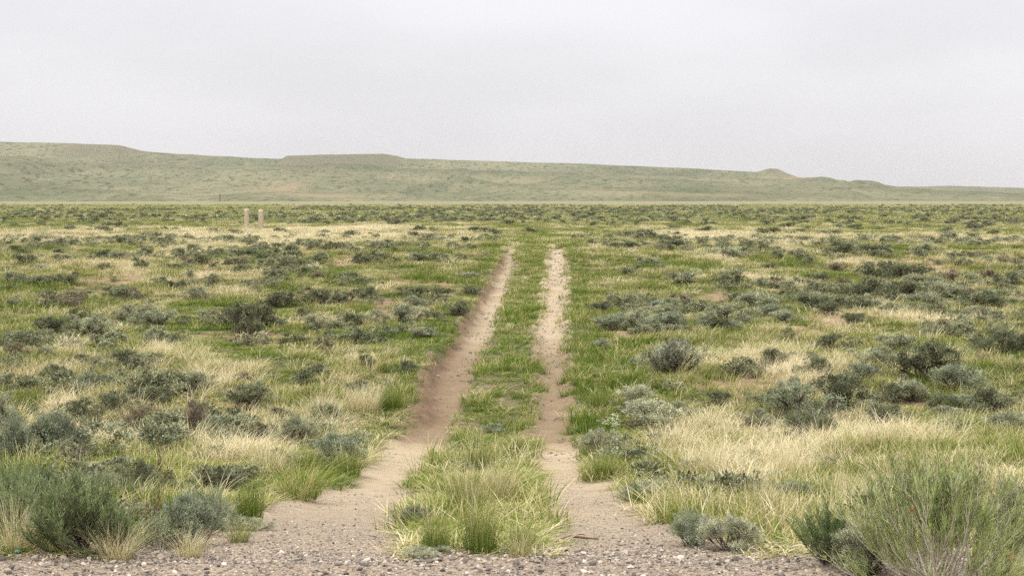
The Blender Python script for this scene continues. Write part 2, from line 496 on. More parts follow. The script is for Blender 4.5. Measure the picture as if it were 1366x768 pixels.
def twig_geo(seed, n1=16, n2=8):
    """bare dead branches, unit wide"""
    r = np.random.default_rng(seed); S = Geo()
    a = r.random(n1) * 6.283; e = .15 + .95 * r.random(n1)
    dv = np.stack([np.cos(a) * np.sin(e), np.sin(a) * np.sin(e), np.cos(e)], 1); ln = .32 + .3 * r.random(n1)
    ts = np.array([0, .33, .66, 1.])
    P = dv[:, None] * (ln[:, None] * ts[None])[..., None] + r.normal(0, .03, (n1, 4, 3)) * ts[None, :, None]
    tubes(S, P, np.tile([.014, .010, .007, .003], (n1, 1)), 4)
    n = n1 * n2; mi = np.repeat(np.arange(n1), n2); t = r.integers(1, 4, n)
    p0 = P[mi, t]; td = unit(dv[mi] + r.normal(0, .55, (n, 3)) + np.array([0, 0, .25])); tl = .10 + .16 * r.random(n)
    p2 = p0 + td * tl[:, None]; p2[:, 2] = np.maximum(p2[:, 2], .01)
    tubes(S, np.stack([p0, (p0 + p2) / 2 + r.normal(0, .015, (n, 3)), p2], 1), np.tile([.0045, .003, .0015], (n, 1)), 3)
    return S


# ------------------------------------------------------------------ ground sheet
def axis(segs):
    out = []
    for a, b, st in segs: out.append(np.arange(a, b, st))
    return np.unique(np.round(np.concatenate(out), 4))


gx_half = axis([(0, 2.6, .045), (2.6, 9, .16), (9, 26, .5), (26, 80, 2.5), (80, 300, 12), (300, 1200, 60), (1200, 2801, 400)])
GX = np.unique(np.concatenate([-gx_half, gx_half])) + .15
GY = axis([(-40, 4, 4), (4, 6, .4), (6, 10, .035), (10, 26, .05), (26, 58, .11), (58, 90, .5), (90, 200, 2.5), (200, 500, 5), (500, 1300, 10), (1300, 3401, 100)])
XX, YY = np.meshgrid(GX, GY)
ZZ = height(XX, YY)
L_, R_, G_, D_, ll_, lr_, rl_, rr_ = masks(XX, YY)
dry_ = dryness(XX, YY)
soil_ = soil_at(XX, YY)
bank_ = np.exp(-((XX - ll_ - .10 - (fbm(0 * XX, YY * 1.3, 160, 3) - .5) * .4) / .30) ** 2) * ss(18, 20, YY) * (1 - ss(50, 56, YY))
grit_ = np.clip(G_ + np.maximum(L_, R_) * .75 * (1 - ss(8.5, 14, YY + (fbm(XX * 1.5, YY, 91, 3) - .5) * 5)), 0, 1)
ny, nx = XX.shape
ii = (np.arange(ny - 1)[:, None] * nx + np.arange(nx - 1)[None]).ravel()
quads = np.stack([ii, ii + 1, ii + nx + 1, ii + nx], 1)

m, nt, out = new_mat('prairie_ground'); nb = NB(nt)
geo = nb.n('ShaderNodeNewGeometry'); pos = geo.outputs['Position']
A = lambda k: nb.attr(k).outputs['Fac']
n_big = nb.noise(pos, .8, 4); n_mid = nb.noise(pos, 6, 4, .65); n_fine = nb.noise(pos, 45, 3, .6)
mpx = nb.n('ShaderNodeMapping'); nb.l(pos, mpx.inputs[0]); mpx.inputs['Scale'].default_value = (1.2, 5, 1)
n_lin = nb.noise(mpx.outputs[0], 3.2, 4, .65)
dry = nb.math('ADD', A('dry'), nb.math('MULTIPLY', nb.math('SUBTRACT', n_mid, .5), .7))
turf = nb.ramp(dry, [(0, (.062, .078, .024)), (.35, (.105, .105, .040)), (.65, (.175, .148, .070)), (1, (.27, .22, .13))])  # thatch and litter tones, darkened to paint in shade between the blades
turf = nb.mix(nb.math('MULTIPLY', nb.step(n_mid, .50, .72), .55), turf, (.17, .115, .070))
soilc = nb.mix(n_mid, (.20, .125, .075), (.33, .23, .145))
turf = nb.mix(nb.math('MULTIPLY', A('soil'), .75), turf, soilc)
turf = nb.mix(A('away'), turf, nb.mix(nb.step(n_big, .35, .65), (.150, .145, .074), (.235, .207, .112)))
pale = nb.mix(n_big, (.305, .242, .155), (.43, .348, .230))
pale = nb.mix(nb.math('MULTIPLY', nb.step(n_mid, .5, .75), .45), pale, (.28, .205, .125))
brown = nb.mix(n_mid, (.140, .101, .060), (.285, .208, .125))
brown = nb.mix(nb.step(n_fine, .58, .75), brown, (.15, .095, .060))
dirt = nb.mix(nb.math('MULTIPLY', A('damp'), nb.step(n_big, .0, .40)), pale, brown)
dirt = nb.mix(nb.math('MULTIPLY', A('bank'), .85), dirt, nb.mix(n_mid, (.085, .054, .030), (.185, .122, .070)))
dirt = nb.mix(nb.math('MULTIPLY', nb.step(n_fine, .55, .8), .35), dirt, (.19, .13, .08))
dirt = nb.mix(nb.math('MULTIPLY', nb.step(n_lin, .54, .66), .70), dirt, (.20, .138, .085))
vor = nb.n('ShaderNodeTexVoronoi'); nb.l(pos, vor.inputs['Vector']); vor.inputs['Scale'].default_value = 85
vs = nb.n('ShaderNodeSeparateColor'); nb.l(vor.outputs['Color'], vs.inputs[0])
grav = nb.ramp(vs.outputs[0], [(0, (.09, .075, .065)), (.25, (.22, .175, .135)), (.5, (.30, .235, .160)), (.8, (.38, .305, .215)), (1, (.46, .40, .31))], 'CONSTANT')
grav = nb.mix(nb.step(vor.outputs['Distance'], .45, .8), grav, (.20, .155, .115))
road = nb.mix(nb.math('MULTIPLY', A('grit'), nb.step(n_mid, .20, .5)), dirt, grav)
base = nb.mix(nb.math('MAXIMUM', A('track'), A('road')), turf, road)
p = nb.n('ShaderNodeBsdfPrincipled'); p.inputs['Roughness'].default_value = .95; p.inputs['Specular IOR Level'].default_value = .15
nb.l(base, p.inputs['Base Color'])
b1 = nb.n('ShaderNodeBump'); b1.inputs['Strength'].default_value = .6; b1.inputs['Distance'].default_value = .05; nb.l(n_mid, b1.inputs['Height'])
b3 = nb.n('ShaderNodeBump'); b3.inputs['Strength'].default_value = .7; b3.inputs['Distance'].default_value = .04; nb.l(n_lin, b3.inputs['Height']); nb.l(b1.outputs[0], b3.inputs['Normal'])
b2 = nb.n('ShaderNodeBump'); b2.inputs['Strength'].default_value = .8; b2.inputs['Distance'].default_value = .02; nb.l(n_fine, b2.inputs['Height']); nb.l(b3.outputs[0], b2.inputs['Normal'])
nb.l(b2.outputs[0], p.inputs['Normal']); nb.l(p.outputs[0], out.inputs[0])
M_GROUND = m
me = np_mesh('ground', np.stack([XX.ravel(), YY.ravel(), ZZ.ravel()], 1), [quads], [M_GROUND],
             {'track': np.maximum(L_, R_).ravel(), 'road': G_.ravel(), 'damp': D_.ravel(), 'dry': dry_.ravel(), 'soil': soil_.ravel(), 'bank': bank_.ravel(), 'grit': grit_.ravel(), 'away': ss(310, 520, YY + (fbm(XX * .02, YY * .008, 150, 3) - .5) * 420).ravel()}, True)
tag(link('ground', me), kind='structure')

# ------------------------------------------------------------------ hills
def ridge_table(pts, dist):
    u = np.array([q[0] for q in pts], float); v = np.array([q[1] for q in pts], float)
    return (u - 683) / FPX * dist, CAM_Z + (262 - v) / FPX * dist


def hill_mesh(name, pts, dist, foot, back, xr, seed, mat, nxh, nyh, steep):
    rx, rz = ridge_table(pts, dist); K = dist / 2400
    xs = np.linspace(xr[0], xr[1], nxh)
    ys = np.concatenate([np.linspace(foot, dist + 60, nyh), np.linspace(dist + 90, back, 14)])
    X, Y = np.meshgrid(xs, ys)
    zr = np.interp(X, rx, rz) + (fbm(X * .04, 0 * X, seed, 3) - .5) * 1.1
    yr = dist - 10 + (fbm(X * .004, 0 * X, seed + 5, 3) - .5) * 40
    ft = foot + 20 + fbm(X * .003, 0 * X + 3, seed + 6, 2) * 90
    t = np.clip((Y - ft) / (yr - ft), 0, 1)
    S = .82 * t ** steep + .18 * ss(.90, 1.0, t)
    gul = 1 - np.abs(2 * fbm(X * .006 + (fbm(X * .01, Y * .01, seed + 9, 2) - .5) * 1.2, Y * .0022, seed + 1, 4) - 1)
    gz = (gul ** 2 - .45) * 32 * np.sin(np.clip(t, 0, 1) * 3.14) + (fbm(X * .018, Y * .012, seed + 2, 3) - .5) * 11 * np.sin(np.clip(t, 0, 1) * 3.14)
    knoll = 5.0 * np.exp(-((X + 175) / 36) ** 2 - ((Y - foot - 120) / 60) ** 2) + 6 * np.exp(-((X - 50) / 95) ** 2 - ((Y - foot - 200) / 60) ** 2)
    Z = -2.2 + (zr + 2.2) * S + gz * np.clip((zr - 12) / 65, 0, 1) ** 1.3 * ss(0, .25, t) * (1 - ss(.62, .92, t)) + knoll * .6
    back_t = np.clip((Y - dist) / (back - dist), 0, 1)
    Z = Z - back_t * 14
    # rock band under the rim where the rim is a mesa edge, and bare buff and red earth
    XK = X / K
    rim = np.clip(ss(-760, -720, XK) * (1 - ss(-640, -600, XK)) + ss(-385, -372, XK) * (1 - ss(-190, -178, XK)) + ss(420, 430, XK) * (1 - ss(450, 464, XK)), 0, 1)
    rock = ss(.88, .93, t + (vn(X * .03, Y * .03, seed + 3) - .5) * .05) * (1 - ss(.99, 1.0, t)) * rim
    bare = np.zeros_like(X)
    for bx, bt, sx, st, w in ((490, .82, 62, .12, 1.5), (530, .62, 60, .14, .7), (-248, .30, 26, .05, .9), (-273, .14, 55, .03, .9), (-178, .10, 45, .03, .8), (150, .12, 120, .03, .5), (-60, .5, 150, .04, .4), (150, .7, 120, .05, .4)):
        bare = np.maximum(bare, w * np.exp(-((XK - bx) / sx) ** 2 - ((t - bt) / st) ** 2))
    bare = bare * ss(.35, .6, fbm(X * .03, Y * .012, seed + 4, 3) + .12)
    ny, nx = X.shape
    ii = (np.arange(ny - 1)[:, None] * nx + np.arange(nx - 1)[None]).ravel()
    me = np_mesh(name, np.stack([X.ravel(), Y.ravel(), Z.ravel()], 1), [np.stack([ii, ii + 1, ii + nx + 1, ii + nx], 1)], [mat],
                 {'rock': rock.ravel(), 'bare': bare.ravel(), 'gully': gul.ravel()}, True)
    return tag(link(name, me), kind='structure')


m, nt, out = new_mat('hillside'); nb = NB(nt)
geo = nb.n('ShaderNodeNewGeometry'); mp = nb.n('ShaderNodeMapping'); nb.l(geo.outputs['Position'], mp.inputs[0]); mp.inputs['Scale'].default_value = (1, .45, 1)
pos = mp.outputs[0]
n1 = nb.noise(pos, .006, 5, .6); n2 = nb.noise(pos, .04, 5, .7); n3 = nb.noise(pos, .16, 4, .75)
col = nb.mix(nb.step(n1, .35, .65), (.108, .118, .070), (.180, .174, .104))
col = nb.mix(nb.math('MULTIPLY', nb.step(n2, .48, .66), .6), col, (.235, .20, .118))
col = nb.mix(nb.math('MULTIPLY', nb.step(n3, .50, .62), .85), col, (.050, .058, .034))
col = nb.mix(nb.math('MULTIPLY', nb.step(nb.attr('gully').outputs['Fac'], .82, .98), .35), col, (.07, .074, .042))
col = nb.mix(nb.attr('bare').outputs['Fac'], col, (.235, .185, .115))
rk = nb.mix(n3, (.080, .072, .048), (.185, .160, .105))
col = nb.mix(nb.math('MULTIPLY', nb.attr('rock').outputs['Fac'], .6), col, rk)
d = nb.n('ShaderNodeBsdfDiffuse'); nb.l(col, d.inputs[0]); nb.l(d.outputs[0], out.inputs[0])
M_HILL = m
NEAR_RIDGE = [(-1500, 196), (-700, 188), (-250, 192), (0, 190), (60, 191), (130, 193), (165, 195), (185, 201), (200, 203), (240, 206), (300, 209), (340, 211), (380, 212.5), (386, 208.5), (430, 207), (480, 206), (512, 205.5), (530, 208), (542, 212), (600, 213.5), (683, 216), (760, 218), (830, 221), (900, 224), (960, 227), (1008, 230), (1018, 229), (1024, 225), (1034, 225.5), (1043, 230), (1060, 236), (1080, 241), (1110, 241.5), (1140, 243), (1165, 249), (1200, 257), (1240, 266), (1280, 272), (1400, 276), (2500, 280)]
FAR_RIDGE = [(-800, 262), (600, 250), (900, 249), (1050, 248), (1130, 247), (1200, 249.5), (1260, 248), (1300, 249), (1366, 251), (1500, 252), (1900, 249), (2400, 256)]
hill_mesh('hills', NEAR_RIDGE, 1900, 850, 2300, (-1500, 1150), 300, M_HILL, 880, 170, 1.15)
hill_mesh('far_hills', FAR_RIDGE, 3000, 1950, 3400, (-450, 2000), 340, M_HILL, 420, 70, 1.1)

# ------------------------------------------------------------------ geometry-node scatter (uncountable stuff)
def scatter(name, protos, co, rot, scl, tint, mat):
    pidx = rng.integers(0, len(protos), len(co)).astype(np.int32)
    me = np_mesh(name, co, [], [mat], {'spin': rot, 'grow': scl, 'tint': tint, 'pick': pidx})
    o = tag(link(name, me), kind='stuff')
    ng = bpy.data.node_groups.new(name, 'GeometryNodeTree')
    ng.interface.new_socket('Geometry', in_out='INPUT', socket_type='NodeSocketGeometry')
    ng.interface.new_socket('Geometry', in_out='OUTPUT', socket_type='NodeSocketGeometry')
    N = ng.nodes.new; gi, go = N('NodeGroupInput'), N('NodeGroupOutput')
    iop = N('GeometryNodeInstanceOnPoints'); ng.links.new(gi.outputs[0], iop.inputs['Points'])
    jn = N('GeometryNodeJoinGeometry')
    for pm in protos:
        po = bpy.data.objects.new(pm.name, pm)          # holds one tuft, never linked to the scene
        oi = N('GeometryNodeObjectInfo'); oi.inputs['Object'].default_value = po; oi.inputs['As Instance'].default_value = False
        gti = N('GeometryNodeGeometryToInstance'); ng.links.new(oi.outputs['Geometry'], gti.inputs[0]); ng.links.new(gti.outputs[0], jn.inputs[0])
    ng.links.new(jn.outputs[0], iop.inputs['Instance']); iop.inputs['Pick Instance'].default_value = True
    for attr, typ, sock in (('pick', 'INT', 'Instance Index'), ('spin', 'FLOAT_VECTOR', 'Rotation'), ('grow', 'FLOAT_VECTOR', 'Scale')):
        na = N('GeometryNodeInputNamedAttribute'); na.data_type = typ; na.inputs['Name'].default_value = attr
        ng.links.new(na.outputs['Attribute'], iop.inputs[sock])
    ng.links.new(iop.outputs[0], go.inputs[0])
    md = o.modifiers.new('scatter', 'NODES'); md.node_group = ng
    return o


def field(y0, y1, dens, margin=1.22, extra=1.2):
    half = .36 * margin
    n = int(dens * half * (y1 ** 2 - y0 ** 2) + dens * extra * 2 * (y1 - y0))
    y = np.sqrt(y0 ** 2 + rng.random(n) * (y1 ** 2 - y0 ** 2))
    x = (rng.random(n) * 2 - 1) * (half * y + extra)
    return x, y


def keep_turf(x, y, thr=.5):
    L, Rr, G, D, *_ = masks(x, y)
    bare = np.maximum(np.maximum(L, Rr), G)
    soil = soil_at(x, y)
    return (rng.random(len(x)) > bare * 1.02) & (rng.random(len(x)) > soil * .72)


def lay(x, y, hs, ws, tint, name, protos, mat, zoff=0.0):
    z = height(x, y) + zoff
    n = len(x)
    rot = np.zeros((n, 3)); rot[:, 2] = (rng.random(n) - .5) * 2.6; rot[:, 0] = rng.normal(0, .06, n); rot[:, 1] = rng.normal(0, .06, n)
    return scatter(name, protos, np.stack([x, y, z], 1), rot, np.stack([ws, ws, hs], 1), tint, mat)


near_t = [tuft_mesh(f'short_tuft_{i}', M_GRASS_I, 30, .10, .19, .0075, .75, .8, 400 + i, .6) for i in range(6)]
mid_t = [tuft_mesh(f'mid_tuft_{i}', M_GRASS_I, 44, .17, .17, .0105, .65, .7, 420 + i, .6) for i in range(6)]
far_t = [tuft_mesh(f'far_tuft_{i}', M_GRASS_I, 70, .36, .16, .020, .5, .5, 440 + i, .6, clump=False) for i in range(5)]
dry_t = [tuft_mesh(f'dry_tuft_{i}', M_GRASS_I, 34, .09, .40, .0052, .62, .95, 460 + i, .6, .16) for i in range(6)]
dry_m = [tuft_mesh(f'dry_mid_tuft_{i}', M_GRASS_I, 44, .17, .34, .0085, .50, .7, 480 + i, .6, .14) for i in range(5)]

parts = []
for (y0, y1, dens) in ((6.2, 15, 95), (15, 24, 62)):
    x, y = field(y0, y1, dens); k = keep_turf(x, y); parts.append((x[k], y[k]))
x = np.concatenate([q[0] for q in parts]); y = np.concatenate([q[1] for q in parts])
d = dryness(x, y); n = len(x)
tint = np.clip(d * .98 + rng.normal(0, .14, n), 0, 1.05)
hmap = (.30 + 1.15 * ss(.3, .75, fbm(x * 1.4, y * 1.0, 95, 2))) * (.55 + .45 * ss(6.9, 8.5, y))
_, _, ll, lr, rl, rr = track_sd(x, y)
instrip = (x > lr - .15) & (x < rl + .15)
hmap = np.where(instrip, hmap * np.interp(y, [8, 12, 16, 20], [1, .95, .8, .75]), hmap)
k = ~instrip | (rng.random(n) < 1 - .45 * ss(.54, .66, fbm(x * 2.2, y * .8, 140, 2)) * ss(11, 16, y))
x, y, hmap, tint = x[k], y[k], hmap[k], tint[k]; n = len(x)
lay(x, y, hmap * (.7 + .6 * rng.random(n)), .8 + .5 * rng.random(n), tint, 'grass', near_t, M_GRASS_I)
print('near', n)

x, y = field(24, 62, 24); k = keep_turf(x, y); x, y = x[k], y[k]; n = len(x)
d = dryness(x, y); tint = np.clip(d * .98 + rng.normal(0, .14, n), 0, 1.05)
hmap = (.30 + 1.1 * ss(.3, .75, fbm(x * .8, y * .5, 95, 2)))
_, _, ll, lr, rl, rr = track_sd(x, y)
instrip = (x > lr - .15) & (x < rl + .15) & (y < 56)
hmap = np.where(instrip, .32 + hmap * .5, hmap)
k = ~instrip | (rng.random(n) < 1 - .15 * ss(.54, .66, fbm(x * 2.2, y * .8, 140, 2)))
x, y, hmap, tint = x[k], y[k], hmap[k], tint[k]; n = len(x)
lay(x, y, hmap * (.7 + .6 * rng.random(n)), .9 + .6 * rng.random(n), tint, 'meadow_grass', mid_t, M_GRASS_I)
print('mid', n)

x, y = field(60, 175, 2.6); n = len(x)
d = dryness(x, y); tint = np.clip(d * .98 + rng.normal(0, .14, n), 0, 1.05)
x2, y2 = field(175, 560, .15); n2 = len(x2)
d2 = dryness(x2, y2); t2 = np.clip(d2 * .95 + rng.normal(0, .12, n2), 0, 1)
hs = np.concatenate([(.7 + .8 * rng.random(n)) * (.8 + .7 * ss(.6, .95, d)), (.9 + .9 * rng.random(n2))]); ws = np.concatenate([1 + .6 * rng.random(n), 2.6 + 2 * rng.random(n2)])
lay(np.concatenate([x, x2]), np.concatenate([y, y2]), hs, ws, np.concatenate([tint, t2]), 'distant_grass', far_t, M_GRASS_I)
print('far', n, n2)

# tall dry bunchgrass where the turf is dry
x, y = field(7.4, 26, 34); d = dryness(x, y)
k = keep_turf(x, y) & (rng.random(len(x)) < (.10 + .9 * ss(.50, .85, d)) * ss(.30, .55, fbm(x * 1.7, y * 1.3, 98, 2))); x, y, d = x[k], y[k], d[k]; n = len(x)
sl, sr, ll, lr, rl, rr = track_sd(x, y)
edge = np.minimum(np.abs(x - ll), np.abs(x - rr))
hgt = (.55 + .6 * rng.random(n)) * (.55 + .45 * ss(.1, .7, edge)) * np.where((x > lr) & (x < rl), np.interp(y, [7, 9, 13, 17, 20], [.9, 1.0, .9, .5, .4]), 1)
lay(x, y, hgt, .9 + .5 * rng.random(n), np.clip(.45 + .55 * d + rng.normal(0, .13, n), .2, 1.05), 'dry_grass', dry_t, M_GRASS_I)
print('dry', n)
x, y = field(26, 70, 9); d = dryness(x, y)
k = keep_turf(x, y) & (rng.random(len(x)) < .05 + .9 * ss(.52, .9, d)); x, y, d = x[k], y[k], d[k]; n = len(x)
x2, y2 = field(66, 140, 2.2); d2 = dryness(x2, y2); k = rng.random(len(x2)) < ss(.6, .9, d2); x2, y2, d2 = x2[k], y2[k], d2[k]
x, y, d = np.concatenate([x, x2]), np.concatenate([y, y2]), np.concatenate([d, d2]); n = len(x)
lay(x, y, .5 + .6 * rng.random(n) + .3 * ss(55, 70, y), 1 + .7 * rng.random(n) + .8 * ss(60, 80, y), np.clip(.40 + .6 * d + rng.normal(0, .10, n), .2, 1.05), 'distant_dry_grass', dry_m, M_GRASS_I)
print('dry far', n)

# ------------------------------------------------------------------ gravel
def pebble(name, seed, mat):
    import bmesh
    r = random.Random(seed); bm = bmesh.new(); bmesh.ops.create_icosphere(bm, subdivisions=1, radius=.5)
    s = (r.uniform(.8, 1.25), r.uniform(.7, 1.0), r.uniform(.45, .75))
    for v in bm.verts:
        k = r.uniform(.78, 1.14); v.co.x *= s[0] * k; v.co.y *= s[1] * k; v.co.z *= s[2] * k
    me = bpy.data.meshes.new(name); bm.to_mesh(me); bm.free(); me.materials.append(mat)
    return me


m, nt, out = new_mat('pebbles'); nb = NB(nt)
t = nb.attr('tint', 'INSTANCER').outputs['Fac']
c = nb.ramp(t, [(0, (.05, .045, .042)), (.2, (.10, .083, .068)), (.4, (.195, .162, .125)), (.6, (.29, .238, .178)), (.8, (.36, .305, .235)), (1, (.54, .49, .41))])
p = nb.n('ShaderNodeBsdfPrincipled'); nb.l(c, p.inputs['Base Color']); p.inputs['Roughness'].default_value = .8; p.inputs['Specular IOR Level'].default_value = .3
nb.l(p.outputs[0], out.inputs[0]); M_PEB = m
pebs = [pebble(f'pebble_{i}', 800 + i, M_PEB) for i in range(7)]
n = 26000
x = rng.uniform(-3.4, 3.4, n); y = 5.9 + 2.3 * rng.random(n) ** 1.15
k = masks(x, y)[2] > .35; x1, y1 = x[k], y[k]
s1 = np.clip(rng.lognormal(math.log(.0105), .62, len(x1)), .004, .046)
n = 46000
x = rng.uniform(-2.4, 1.9, n); y = 6.8 + 10.5 * rng.random(n) ** 2.1
L, Rr, G, *_ = masks(x, y); k = (np.maximum(L, Rr) > .4) & (fbm(x * 2, y * 1.2, 97, 3) + (12.0 - y) * .05 > .46); x2, y2 = x[k], y[k]
s2 = np.clip(rng.lognormal(math.log(.0072), .5, len(x2)) * np.interp(y2, [7, 9, 14], [1.15, .85, .8]), .003, .026)
n = 22000
x = rng.uniform(-2, 2.3, n); y = 16 + 38 * rng.random(n); L, Rr, *_ = masks(x, y); k = (np.maximum(L, Rr) > .3) & (rng.random(n) < ss(.35, .65, fbm(x * 2.5, y * 1.5, 99, 2))); x3, y3 = x[k], y[k]
s3 = np.clip(rng.lognormal(math.log(.015), .55, len(x3)) * np.interp(y3, [16, 50], [.85, 1.6]), .006, .07)
x, y, s = np.concatenate([x1, x2, x3]), np.concatenate([y1, y2, y3]), np.concatenate([s1, s2, s3])
n = len(x)
tt = np.clip(rng.beta(1.6, 1.5, n), 0, 1); tt[len(x1) + len(x2):] = .15 + .42 * rng.random(len(x3))
rot = rng.normal(0, .3, (n, 3)); rot[:, 2] = rng.random(n) * 6.283
scatter('gravel', pebs, np.stack([x, y, height(x, y) + s * .12], 1), rot, np.stack([s, s, s], 1), tt, M_PEB)
print('gravel', n)

# flattened straw and dead leaves along the verges
lit = [tuft_mesh(f'litter_{i}', M_GRASS_I, 16, .10, .13, .006, 1.5, .6, 500 + i, .7, .0, clump=False) for i in range(4)]
n = 12000
x = rng.uniform(-6, 6, n); y = 6.9 + 27 * rng.random(n) ** 1.7
sl, sr, ll, lr, rl, rr = track_sd(x, y)
e = np.minimum(np.minimum(np.abs(x - ll), np.abs(x - lr)), np.minimum(np.abs(x - rl), np.abs(x - rr)))
e = np.minimum(e, np.abs(y - 7.15) * .8)
mL, mR, mG, *_ = masks(x, y)
k = (rng.random(n) < .9 * np.exp(-(e / .20) ** 2) + .02 + .05 * (y < 8.5)) & (np.maximum(mL, mR) < .75)
x, y = x[k], y[k]; n = len(x)
rot = np.zeros((n, 3)); rot[:, 2] = rng.random(n) * 6.283
sz = .5 + .8 * rng.random(n)
scatter('straw_litter', lit, np.stack([x, y, height(x, y) + .008], 1), rot, np.stack([sz, sz, sz * .18], 1), np.clip(.45 + .45 * rng.random(n), 0, 1), M_GRASS_I)
print('litter', n)

# ------------------------------------------------------------------ shrubs: individuals
SAGE = {  # look -> (object colour, phrase)
    'grey': ((.275, .285, .180), 'grey-green'), 'dark': ((.150, .160, .092), 'dark green'), 'brown': ((.235, .19, .13), 'brownish'),
    'blue': ((.235, .262, .170), 'blue-green'), 'green': ((.095, .140, .060), 'bright green'), 'pale': ((.37, .375, .25), 'pale silvery')}
PROTO = {}


def sage_proto(level, i):
    key = (level, i)
    if key not in PROTO:
        a = {'hi': dict(ntip=210, nleaf=84, leafL=.026, lobes=12, puff=1.1), 'mid': dict(ntip=120, nleaf=66, leafL=.034, lobes=9, puff=1.3), 'lo': dict(ntip=76, nleaf=48, leafL=.048, lobes=7, puff=1.5)}[level]
        F, S = sage_geo(900 + i * 7 + len(level), flat=.52 + .06 * (i % 3), spiky=(.35, .6, .9, .5)[i % 4], **a)
        if level == 'lo':
            fm = F.mesh('shrub', None); F.v += [v for v in S.v]; nF = F.nv
            F.q += [q + nF for q in S.q]; F.a += S.a; F.b += S.b
            me = F.mesh('shrub', M_SAGE); me.materials.append(M_WOOD)
            nq = sum(len(q) for q in F.q); ns = sum(len(q) for q in S.q)
            mi = np.zeros(nq, np.int32); mi[nq - ns:] = 1; me.polygons.foreach_set('material_index', mi)
            PROTO[key] = (me, None)
        else:
            PROTO[key] = (F.mesh('shrub_foliage', M_SAGE), S.mesh('shrub_stems', M_WOOD))
    return PROTO[key]


